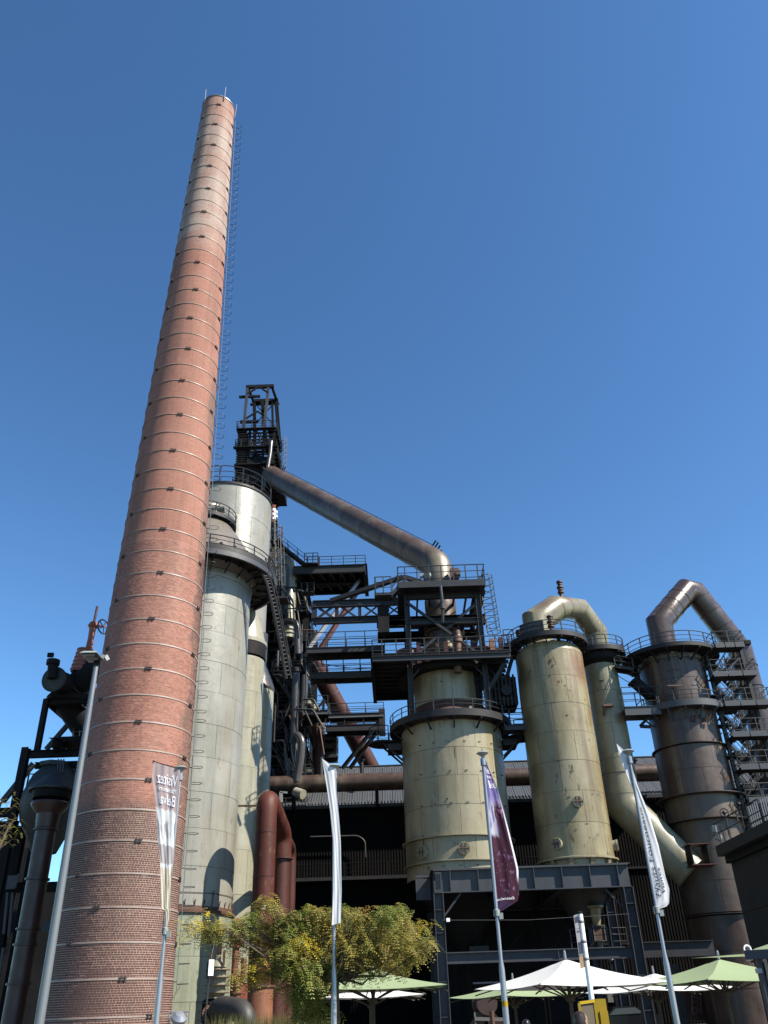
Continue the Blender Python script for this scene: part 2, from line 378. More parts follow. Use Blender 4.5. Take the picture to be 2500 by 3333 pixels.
def railing(t, pts, h=1.1, n=3, step=1.4, th=.055, mat='rail', closed=False, posts=True):
    pts = [Vector(p) for p in pts]
    mb = MB()
    seq = pts + [pts[0]] if closed else pts
    for k in range(n):
        z = h * (k + 1) / n
        mb.tube([p + V(0, 0, z) for p in pts], th / 2 * (1.15 if k == n - 1 else .8), 5, closed=closed)
    r = part(t, 'railing', mb, mat)
    if posts:
        L = [0]
        for a, b in zip(seq, seq[1:]): L.append(L[-1] + (b - a).length)
        k = max(1, round(L[-1] / step))
        for i in range(k + (0 if closed else 1)):
            s = L[-1] * i / k
            for j in range(len(L) - 1):
                if L[j] <= s + 1e-6 <= L[j + 1] + 2e-6: break
            p = seq[j].lerp(seq[j + 1], (s - L[j]) / max(1e-6, L[j + 1] - L[j]))
            barinst(r, 'post', p, p + V(0, 0, h), th * 1.1, th * 1.1, mat, V(0, 1, 0))
    return r
def arc(c, R, a0, a1, n=24):
    c = Vector(c); return [c + V(R * math.cos(a0 + (a1 - a0) * k / n), R * math.sin(a0 + (a1 - a0) * k / n), 0) for k in range(n + 1)]
def ring_platform(t, c, r0, r1, mat='dark', a0=0, a1=2 * PI, rail=True, kick=.22, nb=10, bd=.9, step=1.5, railmat='rail', br=True, th=.055):
    c = Vector(c); full = abs(a1 - a0 - 2 * PI) < 1e-6
    mb = MB().lathe([(r0, 0), (r1, 0), (r1, -.12), (r0, -.12), (r0, 0)], c, 48, a0, a1)
    d = part(t, 'deck', mb, mat)
    part(t, 'toe_board', MB().lathe([(r1 + .005, -.14), (r1 + .005, kick), (r1 - .03, kick), (r1 - .03, -.14)], c, 48, a0, a1), mat)
    if br:
        for k in range(nb):
            t_ = a0 + (a1 - a0) * (k + .5) / nb; e = V(math.cos(t_), math.sin(t_), 0)
            m = MB(); m.bar(c + e * (r1 - .1) + V(0, 0, -.16), c + e * r0 + V(0, 0, -bd), .1, .1); m.bar(c + e * (r1 - .05) + V(0, 0, -.19), c + e * r0 + V(0, 0, -.19), .1, .14)
            part(t, 'bracket', m, mat, False)
    if rail:
        pts = arc(c, r1 - .05, a0, a1, 40)
        railing(t, pts[:-1] if full else pts, closed=full, mat=railmat, step=step, th=th)
def shell(t, c, R, z0, z1, ch, npl, mat, back='rustdk', gap=.022, proud=.012, first=0):
    """riveted or welded shell: backing cylinder with separate plates"""
    c = Vector(c); part(t, 'shell', MB().lathe([(R - .05, z0), (R - .05, z1)], V(c.x, c.y, 0), 64), back)
    nc = max(1, round((z1 - z0) / ch)); ch = (z1 - z0) / nc; seg = 14; me = {}
    for par in (0, 1):
        Rr = R + proud * par; da = 2 * PI / npl; g = gap * .5 / R
        vs, fs, nr = [], [], []
        for zz in (gap / 2, ch - gap / 2):
            for k in range(seg + 1):
                a = g + (da - 2 * g) * k / seg; vs.append((Rr * math.cos(a), Rr * math.sin(a), zz)); nr.append((math.cos(a), math.sin(a), 0))
        for k in range(seg): fs.append((k, k + 1, k + 1 + seg + 1, k + seg + 1))
        m = bpy.data.meshes.new('plate'); m.from_pydata(vs, [], fs); m.materials.append(M[mat]); m.shade_smooth()
        m.normals_split_custom_set_from_vertices(nr); m.update(); me[par] = m
    for i in range(nc):
        for k in range(npl):
            a = (k + (.5 if i % 2 else 0) + first) * 2 * PI / npl
            inst(t, 'plate', me[i % 2], Matrix.Translation((c.x, c.y, z0 + i * ch)) @ Matrix.Rotation(a, 4, 'Z'))
def fillet(pts, r, n=6):
    pts = [Vector(p) for p in pts]; out = [pts[0]]
    for i in range(1, len(pts) - 1):
        a = (pts[i - 1] - pts[i]); b = (pts[i + 1] - pts[i]); k = min(r, a.length * .48, b.length * .48)
        p0 = pts[i] + a.normalized() * k; p1 = pts[i] + b.normalized() * k
        for j in range(n + 1):
            s = j / n; out.append(p0 * (1 - s) ** 2 + pts[i] * 2 * s * (1 - s) + p1 * s * s)
    out.append(pts[-1]); return out
def pipe(t, name, pts, r, mat, n=24, seams=0, seammat=None, label=None):
    o = part(t, name, MB().tube(pts, r, n), mat, label=label)
    if seams:
        L = 0
        for a, b in zip(pts, pts[1:]):
            a = Vector(a); b = Vector(b); d = (b - a); k = int(d.length / seams)
            for j in range(1, k + 1):
                p = a + d * (j / (k + 1)); dd = d.normalized()
                part(o, 'seam', MB().tube([p - dd * .03, p + dd * .03], r + .015, n), seammat or mat)
    return o
def flange(t, name, p, d, r, th, mat, bolts=0, n=28):
    d = Vector(d).normalized(); p = Vector(p)
    o = part(t, name, MB().tube([p - d * th / 2, p + d * th / 2], r, n), mat)
    if bolts:
        _, s, u = frame(d); m = MB()
        for k in range(bolts):
            a = 2 * PI * k / bolts; q = p + (s * math.cos(a) + u * math.sin(a)) * (r - .05 - r * .03)
            m.tube([q - d * (th / 2 + .05), q + d * (th / 2 + .05)], .035, 6)
        part(o, 'bolt_ring', m, mat, kind='stuff')
    return o
def stair(t, a, b, w, mat='dark', side=V(0, 1, 0), rail=True):
    a = Vector(a); b = Vector(b); side = side.normalized()
    st = part(t, 'stair_flight', MB().bar(a - side * w / 2, b - side * w / 2, .05, .26).bar(a + side * w / 2, b + side * w / 2, .05, .26), mat, False)
    k = max(3, int(abs(b.z - a.z) / .22))
    for i in range(1, k):
        p = a.lerp(b, i / k); barinst(st, 'step', p - side * w / 2, p + side * w / 2, .26, .045, mat, V(0, 0, 1))
    if rail:
        for s in (-1, 1): railing(t, [a + side * (s * w / 2), b + side * (s * w / 2)], n=2, step=1.6)
def cage_ladder(t, pts, out, w=.45, hoop=.35, step=.85, mat='rail', hoops=True, rung=.3, th=.045, start=0, bars=True):
    """ladder along pts (straight), hoops bulging towards 'out'"""
    a, b = Vector(pts[0]), Vector(pts[1]); d = (b - a).normalized(); out = (out - d * out.dot(d)).normalized(); sd = d.cross(out).normalized()
    L = (b - a).length
    m = MB()
    for s in (-1, 1): m.tube([a + sd * (s * w / 2), b + sd * (s * w / 2)], th / 2, 5)
    ld = part(t, 'ladder', m, mat)
    if rung:
        m = MB()
        for i in range(int(L / rung)): p = a + d * (i * rung); m.tube([p - sd * w / 2, p + sd * w / 2], th * .3, 4, caps=False)
        part(ld, 'rungs', m, mat, kind='stuff')
    if hoops:
        hm = MB(); pp = [V(0, w / 2, 0)] + [V(hoop * 1.05 + math.sin(q) * hoop, math.cos(q) * hoop, 0) for q in [PI * k / 10 for k in range(11)]] + [V(0, -w / 2, 0)]
        hm.tube(pp, th * .42, 5)
        me = hm.mesh('hoop', V(0, 0, 0), M[mat]); k = int((L - start) / step)
        for i in range(k + 1):
            p = a + d * (start + i * step)
            mw = Matrix(((out.x, sd.x, d.x, p.x), (out.y, sd.y, d.y, p.y), (out.z, sd.z, d.z, p.z), (0, 0, 0, 1)))
            inst(ld, 'hoop', me, mw)
        if bars:
            cb = MB()
            for q in (.15, .5, .85): o_ = out * (hoop * 1.05 + math.sin(PI * q) * hoop) + sd * (math.cos(PI * q) * hoop); cb.tube([a + d * start + o_, b + o_], th * .35, 4)
            part(ld, 'cage_bars', cb, mat)
    return ld
def beam(t, name, a, b, w, h, mat, up=None, tt=.035): return part(t, name, MB().ibeam(a, b, w, h, tt, up), mat, False)
def rod(t, name, a, b, w, mat): return part(t, name, MB().bar(a, b, w, w), mat, False)
# ================================================================== SETTING
g = MB().quad(V(-700, -120, 0), V(700, -120, 0), V(700, 1200, 0), V(-700, 1200, 0)); o = solo('ground', g, 'ground', kind='structure')
g = MB(); g.box((5, 40, .02), (60, 36, .04)); o = solo('pavement', g, 'concrete', kind='structure')
# ================================================================== BRICK CHIMNEY
c = T('brick_chimney', 'towering round red brick chimney with pale steel bands, leaning over the left of the works', 'chimney', (CHX, CHY, 0))
ZT = 72.0
_rp = [(0, 3.03), (6, 2.86), (16, 2.72), (23, 2.62), (31, 2.44), (46, 2.10), (57, 1.80), (ZT, 1.42)]
def CR(z):
    for (a, ra), (b, rb) in zip(_rp, _rp[1:]):
        if z <= b: return ra + (rb - ra) * (z - a) / (b - a)
    return _rp[-1][1]
def shaft(z0, z1, inset, mat, uv):
    n = 96; zs = np.linspace(z0, z1, 30); vs = []; fs = []; uvs = []
    for z in zs:
        for k in range(n): t = 2 * PI * k / n; vs.append((math.cos(t) * (CR(z) - inset), math.sin(t) * (CR(z) - inset), z))
    for i in range(len(zs) - 1):
        for k in range(n):
            fs.append((i * n + k, i * n + (k + 1) % n, (i + 1) * n + (k + 1) % n, (i + 1) * n + k))
            uvs += [(k / n * 14.0, zs[i]), ((k + 1) / n * 14.0, zs[i]), ((k + 1) / n * 14.0, zs[i + 1]), (k / n * 14.0, zs[i + 1])]
    me = bpy.data.meshes.new('shaft'); me.from_pydata(vs, [], fs); me.materials.append(M[mat]); me.shade_smooth()
    if uv:
        l = me.uv_layers.new(name='UVMap'); l.data.foreach_set('uv', np.array(uvs, dtype=np.float32).ravel())
    return me
ZB = 26.0
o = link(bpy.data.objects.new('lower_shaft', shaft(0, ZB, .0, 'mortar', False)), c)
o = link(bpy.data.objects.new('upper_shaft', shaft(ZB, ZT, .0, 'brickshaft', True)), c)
CAMA = math.atan2(0 - CHY, 0 - CHX)
bricks = []
k = 0; z = 0.04
while z < ZB - .1:
    R = CR(z); w = .29 if k % 2 else .145; nb = round(2 * PI * R / w); da = 2 * PI / nb; off = (k // 2 % 2) * .5 + .25 * (k % 2)
    for j in range(nb):
        a = (j + off) * da; dd = (a - CAMA + PI) % (2 * PI) - PI
        if abs(dd) < math.radians(112): bricks.append((a, z, R, w - .026, abs(dd)))
    z += .095; k += 1
vis = sorted(bricks, key=lambda q: (0 if 1.75 < q[1] < 3.6 else 1, q[4] + abs(q[1] - 1.9) * .25))[:300]
vs_ = set((q[0], q[1]) for q in vis)
vv, ff, tone = [], [], []
for (a, z, R, w, dd) in bricks:
    if (a, z) in vs_: continue
    h = .066; p = R + uni(.003, .011); hw = w / 2 / R
    if rnd() < .015: p = R + .001
    o_ = len(vv)
    for rr in (R - .005, p):
        for (t, zz) in ((a - hw, z), (a + hw, z), (a + hw, z + h), (a - hw, z + h)): vv.append((rr * math.cos(t), rr * math.sin(t), zz))
    ff += [tuple(o_ + i for i in f) for f in ((4, 5, 6, 7), (0, 1, 5, 4), (1, 2, 6, 5), (2, 3, 7, 6), (3, 0, 4, 7))]
    tone += [rnd()] * 5
me = bpy.data.meshes.new('brickwork'); me.from_pydata(vv, [], ff); me.materials.append(M['brick'])
at_ = me.attributes.new('tone', 'FLOAT', 'FACE'); at_.data.foreach_set('value', np.array(tone, dtype=np.float32))
o = link(bpy.data.objects.new('brickwork', me), c); o['kind'] = 'stuff'
bm_ = {}
for w in (.119, .264):
    for tn_ in range(5):
        mb = MB(); mb.box((0, 0, .033), (.02, w, .066)); me = mb.mesh('brick', V(0, 0, 0), M['brick'], False)
        at_ = me.attributes.new('tone', 'FLOAT', 'FACE'); at_.data.foreach_set('value', np.full(6, (tn_ + .5) / 5, dtype=np.float32)); bm_[w, tn_] = me
for (a, z, R, w, dd) in vis:
    me = bm_[.119 if w < .15 else .264, int(rnd() * 5)]
    inst(c, 'brick', me, Matrix.Translation((CHX + math.cos(a) * (R - .001 + rnd() * .006), CHY + math.sin(a) * (R), z)) @ Matrix.Rotation(a, 4, 'Z'))
# steel bands with their clamps
cl = MB()
for s in (-1, 1): cl.box((.045, s * .10, 0), (.07, .04, .20))
cl.box((.05, 0, .05), (.04, .36, .028)); cl.box((.05, 0, -.05), (.04, .36, .028))
clm = cl.mesh('clamp', V(0, 0, 0), M['clamp'], False)
bz = []; z = 1.72
while z < ZT - 1.0: bz.append(z); z += 1.455 + .012 * (len(bz) % 3)
for i, z in enumerate(bz):
    R = CR(z); hb = .075 if z < 25 else .05
    b = part(c, 'steel_band', MB().lathe([(R + .003, z - hb / 2), (R + .035, z - hb / 2), (R + .03, z + hb / 2), (R + .003, z + hb / 2)], V(CHX, CHY, 0), 72), 'band')
    ph = CAMA + (-.1 if i % 2 else 1.02) + (i % 4) * .03 + (0 if z > 12 else (.25 if i % 3 else -.35))
    for q in (ph, ph + 2.1, ph + 4.2):
        inst(b, 'clamp', clm, Matrix.Translation((CHX + math.cos(q) * (R + .01), CHY + math.sin(q) * (R + .01), z)) @ Matrix.Rotation(q, 4, 'Z'))
part(c, 'rim', MB().lathe([(1.1, ZT), (1.42, ZT), (1.47, ZT + .02), (1.47, ZT + .16), (1.30, ZT + .18), (1.1, ZT + .1)], V(CHX, CHY, 0), 48), 'lampgrey')
for k in range(5):
    a = CAMA + .25 + k * 2 * PI / 5; e = V(math.cos(a), math.sin(a), 0); b0 = V(CHX, CHY, ZT - .6) + e * 1.5
    part(c, 'lightning_rod', MB().tube([b0, b0 + e * .05 + V(0, 0, 2.0)], .035, 6).box(b0 + V(0, 0, .2), (.1, .1, .06)), 'alu')
# climbing ladder on the right-hand side of the chimney
la = CAMA + math.radians(86); e = V(math.cos(la), math.sin(la), 0)
segs = [(2.6, 16), (16, 31), (31, 46), (46, 57), (57, 70.5)]
for i, (z0, z1) in enumerate(segs):
    p0 = V(CHX, CHY, z0) + e * (CR(z0) + .16); p1 = V(CHX, CHY, z1) + e * (CR(z1) + .16)
    ld = cage_ladder(c, (p0, p1), e, w=.42, hoop=.27, step=.86, mat='rail', th=.04, start=.4 if i == 0 else .43, bars=False)
    m = MB()
    zz = z0 + .5
    while zz < z1: m.bar(V(CHX, CHY, zz) + e * (CR(zz) - .02), V(CHX, CHY, zz) + e * (CR(zz) + .18), .05, .04); zz += 1.7
    part(ld, 'stand_off', m, 'clamp', False, kind='stuff')
    sd = V(-e.y, e.x, 0) * -.24
    part(c, 'conduit', MB().tube([p0 + sd, p1 + sd], .02, 6), 'rail_lt')
# ================================================================== HOT BLAST STOVES
S1 = V(-15.1, 60, 0)
s = T('hot_blast_stove', 'pale green hot blast stove right behind the brick chimney, domed inside a ring walkway', 'stove', S1)
shell(s, S1, 4.1, 7.6, 30.6, 2.3, 8, 'stove')
part(s, 'top_band', MB().lathe([(4.1, 30.6), (4.16, 30.62), (4.2, 30.9), (4.16, 31.2), (4.0, 31.25)], S1, 64), 'stove')
shell(s, S1, 4.2, 0, 7.2, 2.4, 7, 'stove_low')
part(s, 'rusty_flange', MB().lathe([(4.0, 7.2), (4.34, 7.2), (4.36, 7.36), (4.12, 7.42), (4.12, 7.6), (4.0, 7.62)], S1, 64), 'rustdk', label='rust brown flange')
m = MB()
for k in range(40):
    a = 2 * PI * k / 40; e = V(math.cos(a), math.sin(a), 0)
    m.bar(S1 + e * 4.12 + V(0, 0, 7.6), S1 + e * 4.2 + V(0, 0, 7.75 + (.75 if k % 4 == 0 else .2)), .05, .05)
m.tube(arc(S1 + V(0, 0, 8.35), 4.15, 0, 2 * PI, 60)[:-1], .02, 4, closed=True)
part(s, 'anchor_bolts', m, 'rustdk', kind='stuff')
part(s, 'dome', MB().lathe([(3.9, 31.2), (4.5, 31.6), (4.6, 32.4), (4.35, 33.0), (3.5, 34.8), (2.3, 36.6), (1.7, 37.2), (1.5, 38.6), (0, 38.7)], S1, 64), 'dome', ang=50)
ring_platform(s, S1 + V(0, 0, 31.9), 4.4, 6.1, 'dark', nb=24, bd=1.1, step=1.9, kick=.3, th=.075)
part(s, 'channel_ring', MB().lathe([(5.95, 31.35), (6.15, 31.35), (6.15, 31.75), (5.95, 31.75), (5.95, 31.35)], S1, 64), 'frame')
m = MB()
for rr, zz in ((5.2, 32.3), (5.35, 32.55), (5.0, 32.8), (5.5, 32.2)): m.tube(arc(S1 + V(0, 0, zz), rr, 0, 2 * PI, 60)[:-1], .06, 5, closed=True)
for k in range(14):
    a = CAMA + .2 + k * .22; e = V(math.cos(a), math.sin(a), 0); m.box(S1 + e * 5.2 + V(0, 0, 32.5), (.25, .25, .7))
part(s, 'service_pipes', m, 'greypipe', kind='stuff')
ring_platform(s, S1 + V(0, 0, 37.0), 1.4, 2.55, 'dark', nb=8, bd=.5, step=1.3, kick=.2, th=.07)
part(s, 'dome_valve', MB().tube([S1 + V(1.0, -1.2, 37.2), S1 + V(1.0, -1.2, 38.3)], .3, 12).tube([S1 + V(.3, -1.2, 38.0), S1 + V(1.8, -1.2, 38.0)], .35, 12), 'stove_tall')
# sweeping cable tray and ladder that run down from the ring walkway
tr = T('cable_tray', 'dark sloping cable tray sweeping down from the ring walkway beside the stoves', 'cable tray', P(870, 1880, 59.5))
pts = [P(846, 1850, 57.6), P(868, 1900, 58.0), P(887, 1975, 58.6), P(902, 2050, 59.2), P(918, 2130, 59.8), P(932, 2210, 60.2)]
part(tr, 'rail', MB().tube(pts, .13, 6).tube([p + V(.35, .2, .1) for p in pts], .09, 6), 'dark')
part(tr, 'hand_rail', MB().tube([p + V(.35, .2, 1.0) for p in pts], .045, 5), 'rail')
m = MB()
for a, b in zip(pts, pts[1:]):
    for k in range(6): p = a.lerp(b, k / 6); m.bar(p, p + V(.37, .2, .1), .06, .06); m.bar(p + V(.35, .2, .1), p + V(.35, .2, 1.0), .05, .05) if k % 3 == 0 else 0
part(tr, 'cross_pieces', m, 'frame_dk', False, kind='stuff')
S2 = V(-15.65, 70, 0)
s = T('hot_blast_stove', 'tallest silver grey stove, flat topped with a railing, standing behind the domed stove', 'stove', S2)
shell(s, S2, 4.4, 0, 45.2, 3.23, 8, 'stove_tall')
part(s, 'top_rim', MB().lathe([(3.8, 45.1), (4.52, 45.1), (4.52, 45.32), (3.8, 45.34)], S2, 64), 'dark')
part(s, 'top', MB().lathe([(0, 45.5), (3.9, 45.2)], S2, 48), 'stove_tall')
railing(s, arc(S2 + V(0, 0, 45.3), 4.3, 0, 2 * PI, 48)[:-1], closed=True, h=1.9, step=2.2, th=.085, mat='rail')
S3 = V(-12.28, 65.3, 0)
s = T('combustion_chamber', 'slim cream cylinder with a dark band near its top, behind the red pipe', 'combustion chamber', S3)
shell(s, S3, 1.85, 0, 26.9, 3.0, 5, 'creampipe')
part(s, 'dark_band', MB().lathe([(1.87, 27.0), (1.93, 27.05), (1.93, 28.1), (1.87, 28.15)], S3, 40), 'black')
part(s, 'cap', MB().lathe([(1.9, 28.1), (2.0, 28.2), (2.0, 28.5), (1.85, 28.6), (1.5, 30.2), (1.0, 31.5), (1.0, 34)], S3, 40), 'creampipe')
rod(s, 'tie_bar', P(775, 2623, 63.4), P(834, 2623, 63.2), .12, 'rustdk')
S4 = V(-11.75, 69.3, 0)
s = T('combustion_chamber', 'pale cylinder crossed by blue shadows at the right end of the stove row', 'combustion chamber', S4)
shell(s, S4, 1.62, 0, 25.6, 2.56, 5, 'creampipe')
part(s, 'cap', MB().lathe([(1.65, 25.6), (1.72, 25.8), (1.5, 26.6), (.9, 28), (.9, 31)], S4, 40), 'greypipe')
# ================================================================== RED LOOP PIPES
s = T('red_pipe_loop', 'big red brown pipe rising to a rounded bend then dropping back to a second pipe', 'pipe', P(865, 3333, 56))
b0 = P(868, 2640, 56); y0 = 56
up_ = [V(b0.x, y0, 0), V(b0.x, y0, b0.z)]
q1 = P(918, 2745, 60.5)
top = fillet([V(b0.x, y0, 0), V(b0.x, y0, b0.z + .95), V(q1.x, 60.5, q1.z + .6), V(q1.x, 60.5, q1.z - 1)], 1.0, 9)
pipe(s, 'pipe', top, .68, 'red', 28)
part(s, 'flange', MB().tube([V(q1.x, 60.5, q1.z - 1.05), V(q1.x, 60.5, q1.z - .95)], .8, 28), 'redpipe2')
pipe(s, 'pipe', [V(q1.x, 60.5, 0), V(q1.x, 60.5, q1.z - 1)], .60, 'redpipe2', 24)
for zz in (3.6, 6.2, 9.0, 11.6): part(s, 'seam', MB().tube([V(b0.x, y0, zz), V(b0.x, y0, zz + .05)], .70, 28), 'redpipe2')
part(s, 'base_flange', MB().tube([V(b0.x, y0, 3.0), V(b0.x, y0, 3.12)], .95, 28), 'rustdk')
part(s, 'base', MB().tube([V(b0.x, y0, 0), V(b0.x, y0, 3.0)], .85, 28), 'rust')
s2_ = T('brown_pipe', 'thin dark brown pipe with a bend, half hidden behind the red pipe loop', 'pipe', P(950, 3333, 64))
q2 = P(948, 2790, 64)
pipe(s2_, 'pipe', fillet([V(q1.x + .2, 61, q1.z + .4), V(q2.x, 64, q2.z + .6), V(q2.x, 64, 0)], .8, 6), .36, 'redpipe2', 18)
s3_ = T('number_plate', 'small white plate with dark marks fixed high on the red pipe', 'sign', P(858, 2950, 55))
p = P(858, 2950, 55.2)
part(s3_, 'plate', MB().box(p, (.22, .03, .34)), 'white', False)
part(s3_, 'mark', MB().box(p + V(.0, -.02, 0), (.09, .012, .14)), 'navy', False)
part(s3_, 'strap', MB().tube(arc(V(b0.x, y0, p.z), .72, 0, 2 * PI, 24)[:-1], .03, 5, closed=True), 'black')
# ================================================================== LOWER PIPEWORK BY THE STOVE
def ribbed_valve(name, label, x, y0, y1, Y, w, mat, ribmat, nr, cat='valve'):
    p0 = P(x, y0, Y); p1 = P(x, y1, Y); t = T(name, label, cat, (p0.x, Y, p1.z)); r = w / 2
    zz = lambda k: p1.z + (p0.z - p1.z) * k
    ax = V(p0.x, Y, 0)
    part(t, 'body', MB().lathe([(r * .8, zz(0)), (r, zz(.08)), (r, zz(.9)), (r * .7, zz(1))], ax, 24), mat)
    for k in range(nr): part(t, 'rib', MB().lathe([(r, zz((k + .5) / nr) - .02), (r * 1.5, zz((k + .5) / nr) - .015), (r * 1.5, zz((k + .5) / nr) + .015), (r, zz((k + .5) / nr) + .02)], ax, 24), ribmat)
    return t
t = ribbed_valve('ribbed_valve', 'squat olive valve body with wide fins at the foot of the green stove', 710, 3145, 3245, 53, .95, 'washer_pipe', 'rustdk', 4)
pz = P(710, 3145, 53)
part(t, 'crown', MB().lathe([(.5, pz.z - .05), (.5, pz.z + .0), (.42, pz.z + .12), (.3, pz.z + .3), (.3, pz.z + .55)], V(pz.x, 53, 0), 20), 'washer_pipe')
for k in (-1, 1): rod(t, 'yoke', V(pz.x + k * .38, 52.6, pz.z), V(pz.x + k * .38, 52.6, pz.z + .7), .12, 'rustdk')
t = ribbed_valve('stacked_flange_valve', 'dark valve with stacked flanges below the olive finned valve', 690, 3250, 3333, 53, 1.05, 'black', 'greypipe', 3)
t = ribbed_valve('finned_pipe', 'rust orange pipe with thin fins beside the olive valve', 772, 3180, 3265, 53.2, .42, 'rust', 'rustdk', 4, 'pipe')
p = P(772, 3020, 53.2); q = P(772, 3265, 53.2)
pipe(t, 'stem', [V(p.x, 53.2, q.z - .6), V(p.x, 53.2, p.z)], .2, 'rust', 16)
part(t, 'collar', MB().lathe([(.2, p.z - 1.05), (.36, p.z - 1.0), (.36, p.z - .3), (.2, p.z - .2)], V(p.x, 53.2, 0), 10), 'orange')
part(t, 'crown', MB().lathe([(.2, p.z - .1), (.34, p.z), (.3, p.z + .35), (.12, p.z + .5)], V(p.x, 53.2, 0), 16), 'rust')
t = T('orange_riser', 'thin bright orange riser pipe left of the finned pipe', 'pipe', P(718, 3200, 53.6))
p = P(717, 3035, 53.6); q = P(720, 3140, 53.6)
pipe(t, 'pipe', [V(p.x, 53.6, q.z - .2), V(p.x, 53.6, p.z)], .15, 'orange', 14)
part(t, 'cap', MB().lathe([(.15, p.z), (.24, p.z + .02), (.24, p.z + .14), (.1, p.z + .16)], V(p.x, 53.6, 0), 14), 'rust')
t = T('orange_riser', 'brown orange riser pipe right of the finned pipe', 'pipe', P(796, 3300, 53.6))
p = P(793, 3120, 53.6)
pipe(t, 'pipe', [V(p.x, 53.6, 0), V(p.x, 53.6, p.z)], .14, 'rust', 14)
part(t, 'hanging_plate', MB().box(P(793, 3235, 53.3), (.42, .06, 1.1)), 'orange', False)
t = T('duct_elbow', 'fat dark duct elbow with a bolted flange among the grasses', 'pipe', P(745, 3333, 50))
pts = fillet([P(700, 3330, 51.5), P(712, 3278, 51), P(800, 3290, 49.5), P(800, 3400, 49.5)], 1.2, 8)
pipe(t, 'duct', pts, .55, 'vessel', 26); d_ = (pts[1] - pts[0]); flange(t, 'flange', pts[1], d_, .78, .1, 'rustdk', 22)
t = T('flood_lamp', 'round floodlight in a wire guard standing at the foot of the chimney', 'lamp', P(582, 3333, 38))
p = P(582, 3318, 38)
part(t, 'housing', MB().lathe([(0, -.22), (.2, -.2), (.3, 0), (.3, .12), (.16, .24), (0, .26)], p, 20, axis=(.3, -.6, .8)), 'alu')
part(t, 'bracket', MB().tube([p + V(-.4, 0, -.1), p + V(-.4, 0, .25), p + V(.4, 0, .25), p + V(.4, 0, -.1)], .03, 6).tube([p + V(0, 0, -.2), p + V(0, 0, -1.4)], .04, 6), 'alu')
t = T('cable_reel_lamp', 'dark round spotlight on a thin pole above the olive finned valve', 'lamp', P(694, 3050, 52))
p = P(694, 3052, 52)
part(t, 'lamp_body', MB().lathe([(0, -.3), (.33, -.3), (.36, 0), (.3, .3), (0, .32)], p, 22, axis=(.9, -.4, -.1)), 'black')
part(t, 'pole', MB().tube([p, V(p.x - .15, 52, 0)], .04, 8), 'rail')
t = T('white_notice_box', 'small white and blue notice box on a bracket beside the olive valve', 'notice box', P(683, 3150, 48))
p = P(683, 3153, 48)
part(t, 'box', MB().box(p, (.28, .3, .72)), 'navy', False)
part(t, 'panel', MB().box(p + V(.1, -.17, .04), (.26, .03, .72), Matrix.Rotation(.35, 3, 'Z')), 'white', False)
part(t, 'post', MB().tube([p + V(-.05, 0, -.3), V(p.x - .05, 48, 0)], .03, 6), 'rail')
part(t, 'stay', MB().tube([p + V(.0, .1, .3), P(702, 3040, 50)], .015, 5), 'rail_lt')
# ================================================================== BLAST FURNACE
F0 = V(-9.0, 86, 0)
f = T('blast_furnace', 'dark blast furnace body wrapped in steel floors, pipes and stairs behind the stoves', 'blast furnace', F0)
part(f, 'shell', MB().lathe([(5.2, 0), (5.2, 12), (4.6, 16), (5.0, 22), (3.6, 38), (2.6, 44), (2.6, 50)], F0 + V(-5.5, 2, 0), 40), 'black')
cols = []
XR, XL, YF, YB = -8.6, -16.6, 80.0, 90.0
for x in (XL, -12.6, XR):
    for y in (YF, YB): beam(f, 'column', V(x, y, 0), V(x, y, 42 if x < XR else 40), .7, .7, 'black', V(0, 1, 0))
levels = [17.5, 20.5, 24, 27.5, 31, 34.2, 37.5, 41]
for i, z in enumerate(levels):
    xr = XR + (.6, 1.0, .3, .8, .2, .6, .2, -.6)[i]
    fl = part(f, 'floor', MB().box(((XL + xr) / 2, (YF + YB) / 2 - .6, z), (xr - XL, YB - YF + 1.6, .16)), 'black', False)
    for y in (YF - .1, YF + 4): part(fl, 'girder', MB().ibeam(V(XL, y, z - .35), V(xr, y, z - .35), .3, .5), 'dark', False)
    for k in range(6): part(fl, 'joist', MB().ibeam(V(XL + 1.5 * k + .6, YF, z - .28), V(XL + 1.5 * k + .6, YB, z - .28), .16, .3), 'dark', False)
    railing(fl, [V(XL + 5, YF - 1.3, z + .08), V(xr, YF - 1.3, z + .08), V(xr, YB, z + .08)], step=1.7, th=.075)
for i in range(len(levels) - 1):
    z0, z1 = levels[i], levels[i + 1]
    for (xa, xb) in ((XL, -12.6), (-12.6, XR)):
        rod(f, 'brace', V(xa, YF, z0), V(xb, YF, z1 - .5), .22, 'black')
        if i % 2: rod(f, 'brace', V(xb, YF, z0), V(xa, YF, z1 - .5), .22, 'black')
    stair(f, V(XR - 3.2 + (2.4 if i % 2 else 0), YF - 1.0, z0 + .1), V(XR - .8 - (2.4 if i % 2 else 0), YF - 1.0, z1 + .1), .7, 'dark')
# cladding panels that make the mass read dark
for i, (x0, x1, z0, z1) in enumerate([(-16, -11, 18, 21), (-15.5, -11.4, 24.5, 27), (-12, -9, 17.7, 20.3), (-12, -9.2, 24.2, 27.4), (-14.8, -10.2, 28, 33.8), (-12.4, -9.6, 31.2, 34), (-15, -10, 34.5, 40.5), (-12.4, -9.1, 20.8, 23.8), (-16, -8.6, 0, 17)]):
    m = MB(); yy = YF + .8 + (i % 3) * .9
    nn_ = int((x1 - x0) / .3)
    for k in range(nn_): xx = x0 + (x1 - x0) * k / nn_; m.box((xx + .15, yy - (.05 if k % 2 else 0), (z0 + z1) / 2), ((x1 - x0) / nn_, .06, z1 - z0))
    part(f, 'cladding_panel', m, 'wall', False)
